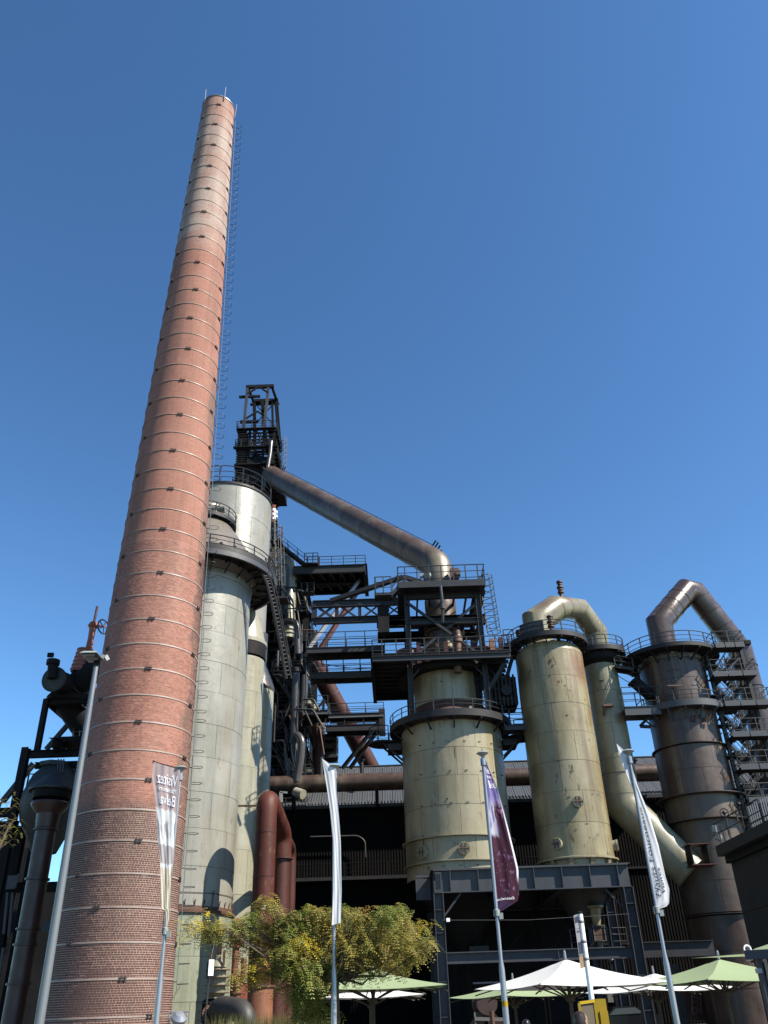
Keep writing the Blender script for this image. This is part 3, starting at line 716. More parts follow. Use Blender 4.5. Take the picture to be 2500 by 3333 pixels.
# pipes on the front face
pa = P(935, 2080, 79); pb = P(935, 1830, 79); XP = pa.x
t = T('cream_vertical_pipe', 'thick cream pipe with an angled elbow, upright beside the furnace stairs', 'pipe', (XP, 79, pa.z))
tp = P(935, 1865, 79).z
pipe(t, 'pipe', [V(XP, 79, pa.z), V(XP, 79, tp), V(XP - .35, 79.6, tp + 1.6), V(XP - 1.3, 81, tp + 2.4)], .80, 'creampipe', 28)
for k in range(4): part(t, 'bellows_ring', MB().lathe([(.8, 0), (.92, .04), (.92, .14), (.8, .18)], V(XP, 79, pa.z + .4 + k * .42), 28), 'creampipe')
for k in (0.0, 3.5, 7): part(t, 'seam', MB().lathe([(.81, 0), (.825, .02), (.825, .06), (.81, .08)], V(XP, 79, pa.z + 2.6 + k), 28), 'creampipe')
t = T('grey_looped_pipe', 'thin grey pipe bent over the front of the cream pipe', 'pipe', P(940, 2000, 78))
pipe(t, 'pipe', fillet([P(905, 1839, 78), P(938, 1839, 77.8), P(934, 2010, 77.8)], .5, 5), .17, 'greypipe', 14)
t = T('grey_bent_pipe', 'grey pipe running sideways then turning down below the cream pipe', 'pipe', P(960, 2060, 77))
pipe(t, 'pipe', fillet([P(890, 2022, 77.4), P(966, 2021, 77), P(970, 2130, 77)], .9, 7), .33, 'greypipe', 18)
t = T('dark_riser_pipe', 'tall dark vertical pipe on the face of the furnace', 'pipe', P(958, 2480, 78))
pipe(t, 'pipe', fillet([P(964, 2190, 78), P(956, 2440, 78), P(975, 2520, 78)], 1.2, 5), .36, 'greypipe', 18)
part(t, 'head', MB().lathe([(.36, 0), (.5, .05), (.5, .35), (.3, .6)], P(964, 2190, 78), 20), 'dark')
t = T('grey_u_pipe', 'grey pipe with rounded upper bend at the foot of the furnace', 'pipe', P(972, 2500, 76))
pipe(t, 'pipe', fillet([P(951, 2420, 76.6), P(966, 2388, 76.3), P(983, 2410, 76), P(978, 2470, 76), P(966, 2545, 76)], .9, 6), .36, 'greypipe', 20)
t = T('cream_vertical_pipe', 'narrow pale vertical pipe between dark columns of the furnace', 'pipe', P(978, 2330, 78.5))
pipe(t, 'pipe', [P(990, 2200, 79), P(986, 2335, 79)], .42, 'greypipe', 18)
t = T('caged_ladder', 'tall caged ladder running up the right edge of the silver stove', 'ladder', P(905, 1920, 73))
for xx in (889, 907):
    cage_ladder(t, (P(xx + 2, 1915, 73), P(xx - 3, 1700 + (xx - 889), 73)), V(.4, -1, 0), w=.6, hoop=.45, step=1.0, mat='rail', rung=.35, th=.08)
part(t, 'landing', MB().box(P(905, 1955, 73), (2.0, 1.6, .2)).box(P(905, 1955, 73) + V(0, 0, .9), (1.9, .06, .06)), 'dark', False)
t = T('furnace_stair', 'long dark stair flight with handrails descending to the cantilever gantry', 'stair', P(955, 1790, 77))
stair(t, P(907, 1772, 78), P(1000, 1846, 78), .9, 'dark', V(0, 1, 0))
p = P(1014, 1842, 78)
part(t, 'landing', MB().box(p, (1.5, 1.4, .14)), 'dark', False); railing(t, [p + V(-.7, -.65, .1), p + V(.7, -.65, .1), p + V(.7, .65, .1)], step=.8, th=.08)
p = P(901, 1768, 78); part(t, 'landing', MB().box(p, (1.2, 1.4, .14)), 'dark', False); railing(t, [p + V(-.5, -.65, .1), p + V(.6, -.65, .1)], h=1.5, step=.6, th=.08)
random.seed(31)
for i in range(46):
    x = uni(892, 1002); y = uni(1880, 2440); Y = uni(76.5, 79.5); k = rnd(); mt = random.choice(['dark', 'dark', 'greypipe', 'rail', 'rustdk', 'frame_dk', 'creampipe' if i % 5 == 0 else 'dark'])
    if k < .45: a_, b_ = P(x, y, Y), P(x, y + uni(30, 130), Y); b_.x = a_.x; part(f, 'pipe_run', MB().tube([a_, b_], uni(.05, .13), 8), mt)
    elif k < .7: a_ = P(x, y, Y); part(f, 'pipe_run', MB().tube(fillet([a_, a_ + V(uni(.6, 1.6), 0, 0), a_ + V(uni(1.6, 1.9), 0, -uni(1, 3))], .3, 4), uni(.06, .12), 8), mt)
    elif k < .9: a_ = P(x, y, Y); b_ = a_ + V(uni(-1.6, 1.6), 0, -uni(.8, 2.6)); rod(f, 'brace', a_, b_, uni(.07, .16), mt)
    else:
        a_ = P(x, y, Y); pf = part(f, 'small_platform', MB().box(a_, (uni(1, 1.8), 1, .1)), 'dark', False); railing(pf, [a_ + V(-.6, -.5, 0), a_ + V(.7, -.5, 0)], h=1.0, step=.6, th=.06)
for i in range(14):
    x = uni(-13.5, -10.2); z = uni(20, 36); part(f, 'pipe_run', MB().tube(fillet([V(x, 78.8, z), V(x + uni(.5, 2.5), 78.6, z), V(x + 2.5, 78.6, z - uni(1, 4))], .4, 4), uni(.06, .15), 8), random.choice(['dark', 'greypipe', 'rustdk']))
random.seed(7)
# blinking silver boxes on the stove edge
t = T('warning_lamp_cluster', 'white and red lamp cluster on a thin mast at the edge of the silver stove', 'lamp', P(893, 1700, 74))
m = MB()
for k in range(5): m.box(P(893 + (k % 2) * 5, 1660 + k * 7, 74), (.32, .3, .28))
part(t, 'lamp', m, 'white', False); part(t, 'backing', MB().box(P(889, 1672, 74.4), (.5, .1, 2.2)), 'orange', False)
part(t, 'mast', MB().tube([P(895, 1655, 74), P(893, 1770, 74)], .06, 6), 'alu')
# ------------------------------------------------------------------ furnace top
t = T('furnace_top_tower', 'black braced head frame with railings crowning the blast furnace', 'steel tower', V(-15.7, 87, 44))
X0, X1, Y0, Y1 = -18.5, -13.5, 85, 90
ztop = P(840, 1397, 85).z
zs = [48.5, 51.5, 54.5, 57.5, 60.5, 63.2, ztop]
for x in (X0 + .3, X0 + 1.6, X1 - 1.6, X1 - .3):
    for y in (Y0 + .4, Y1): beam(t, 'column', V(x, y, 46), V(x, y, ztop), .3, .3, 'black', V(0, 1, 0))
for i, z in enumerate(zs):
    dk = part(t, 'platform', MB().box(((X0 + X1) / 2, Y0 - .1, z), (X1 - X0 + (.6 if i % 2 else 0), .5, .14)).box(((X0 + X1) / 2, Y1, z), (X1 - X0, .5, .14)).box((X0 + .5, (Y0 + Y1) / 2, z), (1.2, Y1 - Y0, .1)).box((X1 - .5, (Y0 + Y1) / 2, z), (1.2, Y1 - Y0, .1)), 'black', False)
    for k in range(7): part(dk, 'joist', MB().bar(V(X0, Y0 + .7 * k, z - .1), V(X1, Y0 + .7 * k, z - .1), .14, .2), 'black', False)
    if i % 2 or i == 6: railing(dk, [V(X0 - .1, Y1, z), V(X0 - .1, Y0 - .3, z), V(X1 + .1, Y0 - .3, z), V(X1 + .1, Y1, z)], step=1.2, th=.085)
    if i: 
        for (a, b) in ((X0 + .3, X0 + 1.6), (X1 - 1.6, X1 - .3)): rod(t, 'brace', V(a, Y0 + .3, zs[i - 1]), V(b, Y0 + .3, z), .14, 'black')
        if i > 3: rod(t, 'brace', V(X0 + 1.6, Y0 + .4, zs[i - 1]), V(-16, Y0 + .4, z), .16, 'black'); rod(t, 'brace', V(X1 - 1.6, Y0 + .4, zs[i - 1]), V(-16, Y0 + .4, z), .16, 'black')
        for k in range(8): zz = zs[i - 1] + (z - zs[i - 1]) * k / 8; barinst(t, 'rung', V(X0 + .1, Y0 - .05, zz), V(X0 + 1.3, Y0 - .05, zz), .12, .12, 'black', V(0, 0, 1)); barinst(t, 'rung', V(X1 - 1.1, Y0 - .05, zz), V(X1 + .2, Y0 - .05, zz), .12, .12, 'black', V(0, 0, 1)) if k % 2 else 0
part(t, 'hopper', MB().lathe([(1.0, 48), (1.1, 56), (1.9, 58), (2.1, 61), (1.6, 62.5)], V(-16.0, 87.3, 0), 28), 'black')
part(t, 'uptake_pipe', MB().lathe([(1.0, 44), (1.0, 57)], V(-16.3, 85.3, 0), 24), 'down')
part(t, 'discharge_pipe', MB().tube([P(858, 1600, 84.2), P(879, 1478, 84.4), P(883, 1437, 84.6)], .26, 12), 'greypipe')
# head frame
hz0, hz1 = ztop, P(844, 1246, 85).z
for (x, y, x2, y2, w) in ((X0 + .75, Y0 + .3, -17.75, Y0 + .8, .34), (X1 - 1.6, Y0 + .3, -14.95, Y0 + .8, .34), (X0 + 1.5, Y1, -17.3, Y1 - 1.2, .4), (X1 - .1, Y1, -14.3, Y1 - 1.2, .5), (-15.4, Y1 - .5, -16.2, Y1 - 1.2, .5), (X1 - .9, Y1 - 1, -14.8, Y1 - 1.5, .3)):
    rod(t, 'head_leg', V(x, y, hz0), V(x2, y2, hz1), w, 'greypipe' if y < Y1 - 2 else 'black')
for y, x0, x1 in ((Y0 + .8, -17.95, -14.2), (Y1 - 1.2, -17.6, -14.0)): rod(t, 'head_beam', V(x0, y, hz1), V(x1, y, hz1), .42, 'black')
rod(t, 'head_beam', V(-17.7, Y0 + .8, hz1), V(-17.4, Y1 - 1.2, hz1), .3, 'black'); rod(t, 'head_beam', V(-14.5, Y0 + .8, hz1), V(-14.2, Y1 - 1.2, hz1), .3, 'black')
for k in (0, 1):
    za = hz0 + (hz1 - hz0) * (.46 if k else 0); zb = hz0 + (hz1 - hz0) * (.99 if k else .45)
    rod(t, 'head_brace', V(-17.6, Y0 + .6, zb - 1.2), V(-16.2, Y0 + .7, zb), .2, 'black'); rod(t, 'head_brace', V(-14.9, Y0 + .6, zb - 1.2), V(-16.2, Y0 + .7, zb), .2, 'black')
    rod(t, 'head_brace', V(-17.3, Y1 - .9, za), V(-14.5, Y1 - .9, zb), .1, 'black'); rod(t, 'head_brace', V(-14.4, Y1 - .9, za), V(-17.3, Y1 - .9, zb), .1, 'black')
    rod(t, 'head_beam', V(-17.9, Y1 - .8, zb - .2), V(-13.9, Y1 - .8, zb - .2), .26, 'black')
    rod(t, 'winch_arm', V(-18.7 + .4 * k * -1 + .3, Y0 + .9, zb - 1.5), V(-16, Y0 + .9, zb - 1.5), .3, 'black')
cage_ladder(t, (V(X1 + .3, Y1 - 1, 58), V(X1 + .2, Y1 - 1, hz0 + 1.5)), V(1, -.3, 0), w=.5, hoop=.35, step=.8, mat='rail', th=.07)
railing(t, [V(X1 + .1, Y0, 57.5), V(X1 + 1.0, Y0 + 1, 57.5), V(X1 + 1.0, Y1, 57.5)], step=1.2, th=.08)
part(t, 'side_platform', MB().box((X1 + .5, Y1 - 2.5, 57.45), (1.2, 5, .12)).box(P(898, 1552, 86), (1.8, 2.5, .15)), 'black', False)
# ================================================================== DOWNCOMER
t = T('downcomer_pipe', 'huge brown pipe slanting down from the furnace top to the dust catcher tower', 'pipe', V(-4, 76, 46))
pA = P(895, 1556, 84.5); pB = P(1424, 1838, 64); pC = V(pB.x, 64, 26.5)
pts = fillet([pA + (pA - pB).normalized() * 1.2, pB, pC], .9, 3)
pipe(t, 'pipe', pts[:1] + [pA.lerp(pB, k / 9) for k in range(1, 9)] + pts[1:], 1.28, 'down', 40)
dd = (pB - pA).normalized()
for k in range(1, 9):
    p = pA.lerp(pB, k / 9); part(t, 'weld_band', MB().tube([p - dd * .035, p + dd * .035], 1.30, 40), 'down')
up = (V(0, 0, 1) - dd * dd.z).normalized()
part(t, 'guide_rail', MB().tube([pA + up * 1.36, pB + up * 1.36 - dd * 1.5], .03, 5), 'rail')
for k in range(4): q = pB - dd * (1.7 - .42 * k) + up * (1.3 - .06 * k * k); rod(t, 'stub', q, q + up * .5 + V(.1, 0, 0), .1, 'black')
for k in range(2): q = pA + dd * (.9 + .5 * k) + up * 1.3; rod(t, 'stub', q, q + up * .5, .1, 'black')
q = P(1480, 1868, 62.6)
part(t, 'man_hole', MB().box(q, (.7, .5, .9)).box(q + V(.25, -.1, -.1), (.4, .6, .3)).bar(q + V(-.4, 0, .3), q + V(.5, 0, .3), .1, .1), 'rustdk', False)
part(t, 'lamp_stub', MB().tube([P(1394, 1872, 62.4), P(1388, 1872, 61.9)], .26, 14).box(P(1378, 1873, 62.2), (.6, .3, .3)), 'lamphead')
# ================================================================== DUST CATCHER
D0 = V(4.62, 64, 0)
t = T('dust_catcher', 'wide cream dust catcher tank with a narrower drum and neck under the steel tower', 'tank', V(D0.x, 64, 9))
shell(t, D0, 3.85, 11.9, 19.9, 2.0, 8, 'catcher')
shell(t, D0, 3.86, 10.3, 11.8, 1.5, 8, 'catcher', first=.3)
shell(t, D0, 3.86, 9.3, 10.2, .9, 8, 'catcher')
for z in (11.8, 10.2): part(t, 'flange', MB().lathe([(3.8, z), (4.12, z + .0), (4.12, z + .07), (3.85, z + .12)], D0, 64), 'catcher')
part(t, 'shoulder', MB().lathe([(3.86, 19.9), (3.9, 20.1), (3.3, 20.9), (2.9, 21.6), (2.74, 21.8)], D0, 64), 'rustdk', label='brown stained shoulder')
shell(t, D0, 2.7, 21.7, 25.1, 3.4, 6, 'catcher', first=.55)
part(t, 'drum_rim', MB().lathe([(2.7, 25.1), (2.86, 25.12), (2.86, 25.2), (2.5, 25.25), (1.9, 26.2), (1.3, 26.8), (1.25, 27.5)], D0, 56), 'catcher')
part(t, 'neck', MB().lathe([(1.25, 27.4), (1.25, 29.8), (1.32, 30.4), (1.32, 31.2), (1.25, 31.5), (1.25, 32.6)], V(4.5, 64, 0), 32), 'down')
for k in range(4): part(t, 'bellows_ring', MB().lathe([(1.25, 28.15 + k * .33), (1.5, 28.2 + k * .33), (1.5, 28.36 + k * .33), (1.25, 28.42 + k * .33)], V(4.5, 64, 0), 32), 'rustdk')
part(t, 'funnel', MB().lathe([(.5, 4.5), (1.2, 6), (3.6, 9.3)], D0, 40), 'black')  # black colour stands in for the shade under the portal
def man_hole(th, ax, R, ang, z, r, name='man_hole', open_=False):
    e = V(math.cos(ang), math.sin(ang), 0); c = V(ax.x, ax.y, z) + e * R
    b = part(th, name, MB().tube([c - e * .1, c + e * .22], r * .88, 24), 'creampipe')
    m = MB().tube([c + e * .2, c + e * .27], r, 28)
    for k in range(20):
        a = 2 * PI * k / 20; s = V(-e.y, e.x, 0); q = c + (s * math.cos(a) + V(0, 0, 1) * math.sin(a)) * (r - .04); m.tube([q + e * .15, q + e * .33], .03, 5)
    part(b, 'cover', m, 'catcher' if not open_ else 'catcher')
    s = V(-e.y, e.x, 0); m = MB()
    for k in (-1, 1): m.bar(c + e * .3 + s * (k * r * .3) - V(0, 0, r * .75), c + e * .3 + s * (k * r * .3) + V(0, 0, r * .75), .07, .1)
    m.bar(c + e * .32 - s * r * .75, c + e * .32 + s * r * .75, .1, .07)
    part(b, 'cover_bars', m, 'rustdk', False)
def face_ang(ax, px, py, R):
    """angle round the axis of the surface point seen at photo x"""
    best = None
    for k in range(240):
        a = -PI + PI * k / 240; q = P(px, py, ax.y + R * math.sin(a)); d = abs(q.x - (ax.x + R * math.cos(a)))
        if best is None or d < best[0]: best = (d, a, q.z)
    return best[1], best[2]
for (px, py, r) in ((1510, 2762, .42), (1378, 2775, .42)):
    a, z = face_ang(D0, px, py, 3.9); man_hole(t, D0, 3.87, a, z, r)
m = MB()
for zz in (18.3, 16.2, 14.0, 9.9):
    for k in range(7):
        a = -PI / 2 - .75 + k * .3 + (zz % 1) * .1; e = V(math.cos(a), math.sin(a), 0); s = V(-e.y, e.x, 0)
        for q in (-.06, .06): m.bar(D0 + e * 3.84 + s * q + V(0, 0, zz), D0 + e * 3.93 + s * q + V(0, 0, zz), .025, .07)
part(t, 'lug', m, 'black', False, kind='stuff')
ring_platform(t, V(D0.x, 64, 20.1), 3.9, 4.75, 'dark', nb=14, bd=.8, step=1.45, kick=.35, th=.07)
a0 = math.radians(150)
for a_, w_ in ((math.radians(178), 0), (math.radians(-2), 1)):
    e = V(math.cos(a_), math.sin(a_), 0); c = D0 + e * 5.3 + V(0, 0, 19.4)
    b = part(t, 'side_balcony', MB().lathe([(0, 0), (1.15, 0), (1.15, -.12), (0, -.12)], c, 24), 'dark')
    railing(b, arc(c, 1.1, a_ - 2.0, a_ + 2.0, 16), step=.9, th=.07)
    for k in (-1, 1): part(b, 'strut', MB().bar(c + V(0, k * .6, -.15), D0 + e * 3.85 + V(0, k * .6, 17.9), .14, .14), 'dark', False)
    part(b, 'skirt', MB().box(D0 + e * 4.4 + V(0, 0, 18.9), (1.1, 1.6, .5)), 'dark', False)
cage_ladder(t, (D0 + V(2.35, -1.75, 21.6), D0 + V(2.2, -1.75, 25.0)), V(.3, -1, 0), w=.5, hoop=.4, step=.6, mat='rail', th=.06)
part(t, 'door_frame', MB().box(D0 + V(2.25, -1.62, 23.6), (.5, .3, 2.9)), 'black', False)
# --- blow-off pipe beside the neck
q = P(1488, 2085, 60.5)
t = T('rust_standpipe', 'rusty brown standpipe with a collar rising in front of the dust catcher neck', 'pipe', q)
pipe(t, 'pipe', [P(1490, 2190, 60.6), P(1489, 2070, 60.6), P(1486, 2055, 60.6)], .3, 'rustdk', 18); part(t, 'collar', MB().lathe([(.3, 0), (.42, .02), (.42, .5), (.3, .55)], P(1489, 2092, 60.6), 18), 'rustdk'); part(t, 'bonnet', MB().lathe([(0, .3), (.3, .25), (.36, 0), (.3, -.2)], P(1489, 2078, 60.6), 18), 'greypipe')
t = T('hanging_rod', 'thin dark valve rod hanging from the tower deck in front of the neck', 'valve rod', P(1438, 1950, 59.5))
part(t, 'rod', MB().tube([P(1434, 1908, 59.5), P(1441, 1968, 59.5), P(1441, 2025, 60)], .12, 10), 'greypipe'); part(t, 'collar', MB().tube([P(1440, 1966, 59.5), P(1441, 1982, 59.5)], .2, 10), 'greypipe')
# --- support tower
t = T('catcher_tower', 'dark grey braced steel tower carrying a railed deck over the dust catcher', 'steel tower', V(4.5, 64, 21))
xa, xb, ya, yb = 1.6, 7.37, 61, 67
zt = 30.6
for x in (xa, xb):
    for y in (ya, yb): beam(t, 'column', V(x, y, 20.6), V(x, y, zt), .42, .42, 'frame_dk' if y == ya else 'dark', V(1, 0, 0), .05)
zc = P(1450, 2023, 61).z
for y, mt in ((ya, 'frame_dk'), (yb, 'dark')):
    beam(t, 'beam', V(xa, y, zt - .25), V(xb, y, zt - .25), .35, .5, mt); beam(t, 'beam', V(xa, y, zc), V(xb, y, zc), .3, .4, mt)
    rod(t, 'brace', V(xa, y - .12, zt - .8), V(xb, y - .12, 24.9), .2, mt); rod(t, 'brace', V(xb, y + .12, zt - .8), V(xa, y + .12, 24.9), .2, mt)
for x in (xa, xb):
    beam(t, 'beam', V(x, ya, zt - .25), V(x, yb, zt - .25), .35, .5, 'dark'); beam(t, 'beam', V(x, ya, zc), V(x, yb, zc), .3, .4, 'dark'); rod(t, 'brace', V(x, ya, zc), V(x, yb, zt - .5), .18, 'dark')
for k in range(5): beam(t, 'joist', V(xa + .9 + k * 1.0, ya, zt - .1), V(xa + .9 + k * 1.0, yb, zt - .1), .14, .22, 'dark')
for yy in (ya + 1.5, yb - 1.4): beam(t, 'machine_girder', V(xa - 2.5, yy, zt - 1.8), V(xb + .6, yy, zt - 1.8), .5, .8, 'black'); beam(t, 'machine_girder', V(xa - 2.5, yy, zc + .6), V(xb + .4, yy, zc + .6), .4, .5, 'black')
part(t, 'housing', MB().box((4.5, 65.5, zt - 1.5), (3.8, 2.2, 1.7)), 'black', False)
dk = part(t, 'deck', MB().box((4.45, 60.35, zt + .1), (7.0, 1.3, .1)).box((4.45, 67, zt + .1), (7.0, 1.3, .1)).box((1.4, 64, zt + .1), (1.0, 6, .1)).box((7.55, 64, zt + .1), (1.0, 6, .1)), 'dark', False)
part(t, 'toe_board', MB().box((4.45, 59.68, zt + .22), (7.0, .05, .55)), 'frame_dk', False)
railing(t, [V(.95, 67, zt + .15), V(.95, 59.72, zt + .15), V(7.95, 59.72, zt + .15), V(7.95, 67, zt + .15)], h=1.7, step=1.0, th=.08, mat='rail')
# steps down on the left
p0 = V(.95, 60.2, zt + .1); p1 = P(1278, 1940, 60.2)
stair(t, p0, p1, .9, 'frame_dk'); part(t, 'landing', MB().box(p1 + V(-.75, 0, -.05), (1.4, 1.2, .22)), 'frame_dk', False); railing(t, [p1 + V(-.1, -.6, .05), p1 + V(-1.4, -.6, .05), p1 + V(-1.4, .6, .05)], h=1.4, step=.7, th=.075)
part(t, 'side_box', MB().box(p1 + V(-.8, .7, -1.8), (.9, .8, 2.3)), 'black', False)
railing(t, [P(1265, 1990, 62), P(1290, 1968, 62)], h=.9, n=3, step=.6, th=.1)
cage_ladder(t, (P(1588, 2062, 61.5), P(1561, 1878, 61.5)), V(1, -.25, 0), w=.5, hoop=.5, step=.55, mat='rail', th=.07)
# truss boom to the left
tb = T('truss_boom', 'horizontal steel truss boom projecting left from the dust catcher tower', 'truss', P(1170, 2000, 66))
for yy in (65.2, 67.2):
    a0_, a1_ = P(1016, 1968, yy), P(1330, 1968, yy); b0_, b1_ = P(1022, 2022, yy), P(1330, 2022, yy); a1_.z = a0_.z; b1_.z = b0_.z; a0_.x = b0_.x = P(1018, 1995, 65.2).x
    a1_.x = b1_.x = xa
    beam(tb, 'chord', a0_, a1_, .4, .62, 'frame_dk'); beam(tb, 'chord', b0_, b1_, .4, .55, 'frame_dk')
    nbay = 4
    for k in range(nbay + 1):
        rod(tb, 'post', a0_.lerp(a1_, k / nbay), b0_.lerp(b1_, k / nbay), .2, 'dark')
        if k < nbay:
            rod(tb, 'diagonal', b0_.lerp(b1_, k / nbay), a0_.lerp(a1_, (k + 1) / nbay), .11, 'frame_dk')
            rod(tb, 'diagonal', a0_.lerp(a1_, k / nbay), b0_.lerp(b1_, (k + 1) / nbay), .11, 'frame_dk')
for yy, dx in ((61.3, 0), (66.8, 8)):
    rod(tb, 'jib', P(1311 + dx, 1878, yy), P(1075 + dx, 1956, yy + 1), .32, 'dark'); rod(tb, 'jib', P(1311 + dx, 1878, yy), P(1390 + dx, 1902, yy), .3, 'dark')
rod(tb, 'jib', P(1311, 1878, 61.3), P(1319, 1878, 66.8), .3, 'dark'); rod(tb, 'jib_post', P(1312, 1880, 61.3), V(P(1312, 1880, 61.3).x, 61.3, zt), .24, 'frame_dk')
# mid-level bridge deck round the catcher
t = T('catcher_bridge', 'long dark railed bridge with rusty box ribs crossing in front of the dust catcher', 'walkway', V(4, 61, 24.5))
zd = 24.75; xl, xr_ = P(1212, 2140, 59.6).x, P(1662, 2132, 59.6).x
part(t, 'deck', MB().box(((xl + xr_) / 2, 60.0, zd), (xr_ - xl, 1.1, .12)).box(((xl + xa) / 2, 64, zd), (xa - xl, 8, .12)).box(((xr_ + xb) / 2 - .2, 63, zd), (xr_ - xb, 6, .12)), 'black', False)
beam(t, 'girder', V(xl, 59.55, zd - .1), V(xr_, 59.55, zd - .1), .2, .62, 'frame_dk')
beam(t, 'girder', V(xl, 67.8, zd - .3), V(xa, 67.8, zd - .3), .3, .8, 'black'); beam(t, 'girder', V(xl, 59.7, zd - .5), V(xl, 67.8, zd - .5), .3, .9, 'black')
for k in range(9): beam(t, 'joist', V(xl + .2, 60 + k * .95, zd - .2), V(xa, 60 + k * .95, zd - .2), .14, .28, 'dark')
for k in range(6): beam(t, 'joist', V(xb, 60 + k, zd - .2), V(xr_, 60 + k, zd - .2), .14, .28, 'dark')
rod(t, 'knee_brace', V(8.9, 60.5, zd - .5), V(7.5, 61, 22.2), .28, 'frame_dk')
rod(t, 'knee_brace', V(2.6, 60.9, zd - .3), V(1.7, 60.9, 23.4), .1, 'frame_dk'); rod(t, 'knee_brace', V(6.4, 60.9, zd - .3), V(7.3, 60.9, 23.4), .1, 'frame_dk')
part(t, 'hood', MB().lathe([(1.6, 24.3), (3.9, 24.1), (3.9, 24.6), (1.6, 24.6)], D0, 40), 'black')
railing(t, [V(xl, 62, zd), V(xl, 59.5, zd), V(xr_, 59.5, zd)], h=1.35, step=1.05, th=.075)
m = MB()
k = 0
for xx in np.arange(xl + 2.2, xr_ - .3, .72):
    if xx > 1.0:
        part(t, 'box_rib', MB().box((xx, 61.6 if 2.2 < xx < 6.9 else 61.2, zd + .95), (.34, .4, 1.65 + .15 * (k % 3))), 'redpipe2' if k % 3 else 'rust', False); k += 1
part(t, 'ring_beam', MB().box(((xl + xr_) / 2 + 1.0, 62.0, zd + .8), (xr_ - xl - 2.3, .4, 1.0)), 'rustdk', False)
for xx in (xl + 2.9, xr_ - 1.7): part(t, 'drum', MB().lathe([(0, 1.7), (1.0, 1.5), (1.15, 1.2), (1.15, 0)], V(xx, 62.6, zd), 24), 'rustdk')
# walkways towards the furnace
def walkway(name, label, a, b, w, mat='dark', rl=1.2, girder=.45, group=None, step=1.6, th=.07, both=True, ends=False):
    a = Vector(a); b = Vector(b); t = T(name, label, 'walkway', (a + b) / 2, group); d, s, u = frame(b - a); s = V(s.x, s.y, 0).normalized()
    part(t, 'deck', MB().bar(a, b, w, .08), mat, False)
    for k in (-1, 1):
        beam(t, 'girder', a + s * (k * w / 2) - V(0, 0, girder * .3), b + s * (k * w / 2) - V(0, 0, girder * .3), .16, girder, 'frame_dk' if mat == 'dark' else mat)
        if both or (s.y * k < 0): railing(t, [a + s * (k * w / 2), b + s * (k * w / 2)], h=rl, step=step, th=th)
    L = (b - a).length
    for k in range(1, int(L / 1.3)):
        p = a.lerp(b, k * 1.3 / L); part(t, 'cross_beam', MB().bar(p - s * w / 2 - V(0, 0, .15), p + s * w / 2 - V(0, 0, .15), .12, .2), 'black', False)
    return t
a = P(1000, 2124, 66); b = P(1252, 2124, 66); b.z = a.z
walkway('walkway', 'upper of the two long railed walkways linking the furnace to the dust catcher', a, b, 1.6, rl=1.45, girder=.5)
a = P(1010, 2203, 68); b = P(1228, 2203, 68); b.z = a.z
walkway('walkway', 'lower of the two long railed walkways linking the furnace to the dust catcher', a, b, 1.4, rl=1.2, girder=.55)
a = P(1072, 2336, 80); b = P(1250, 2336, 80); b.z = a.z
w1 = walkway('walkway', 'higher railed gantry ending in mid air above the hall roof, with bright lower edge', a, b, 1.8, rl=1.1, girder=.4)
w1.name = 'gantry'
part(w1, 'light_edge', MB().box(((a.x + b.x) / 2, 79.0, a.z - .3), (b.x - a.x, .08, .1)), 'rail_lt', False)
a = P(1062, 2374, 80); b = P(1246, 2374, 80); b.z = a.z
w2 = walkway('gantry', 'lower railed gantry above the hall roof held by two crossing struts', a, b, 1.8, rl=1.1, girder=.6)
rod(w2, 'strut', P(1232, 2352, 79.5), P(1115, 2500, 83), .3, 'greypipe'); rod(w2, 'strut', P(1234, 2372, 81), P(1140, 2500, 84), .3, 'frame_dk')
part(w2, 'end_post', MB().box(P(1244, 2352, 80), (.6, 1.9, 2.2)), 'dark', False)
a = P(995, 2328, 79); b = P(1070, 2326, 79); b.z = a.z
w3 = walkway('platform', 'short railed platform on top of the rusty upright pipe', a, b, 2.4, rl=1.5, girder=.5)
part(w3, 'light_edge', MB().box(((a.x + b.x) / 2, 77.7, a.z - .28), (b.x - a.x, .08, .09)), 'rail_lt', False)
for i, yy in enumerate((2405, 2432, 2462)):
    a = P(1052, yy, 82 + i); b = P(1098, yy, 82 + i); b.z = a.z
    walkway('balcony', ('top one', 'middle one', 'bottom one')[i] + ' of three small black balconies right of the rusty upright pipe', a, b, 2.2, rl=1.0, girder=.5, group='small balconies by the rusty pipe')
t = T('rusty_upright_pipe', 'straight rusty upright pipe standing below the short platform by the furnace', 'pipe', P(1037, 2490, 82))
pq = P(1038, 2345, 82); pipe(t, 'pipe', [V(pq.x, 82, 10), V(pq.x, 82, pq.z)], .60, 'redpipe2', 22)
part(t, 'dark_end', MB().lathe([(.60, 0), (.62, 0), (.62, 1.2), (.60, 1.2)], V(pq.x, 82, pq.z - 1.2), 22), 'rustdk')  # darker rust sleeve round the pipe top
t = T('red_diagonal_pipe', 'thick dark red pipe slanting down to the right behind the walkways', 'pipe', P(1120, 2330, 88))
c0, c1 = P(1018, 2150, 86), P(1215, 2515, 92); pipe(t, 'pipe', [c0, c1], .98, 'redpipe2', 28)
dd = (c1 - c0).normalized()
for k in (.3, .55, .8): p = c0.lerp(c1, k); part(t, 'weld_band', MB().tube([p - dd * .05, p + dd * .05], 1.0, 28), 'rustdk')
part(t, 'inspection_lid', MB().tube([P(1166, 2393, 87.6), P(1168, 2393, 86.8)], .36, 18), 'redpipe2')
t = T('cream_branch_pipe', 'short cream pipe slanting down behind the short platform', 'pipe', P(1020, 2310, 83))
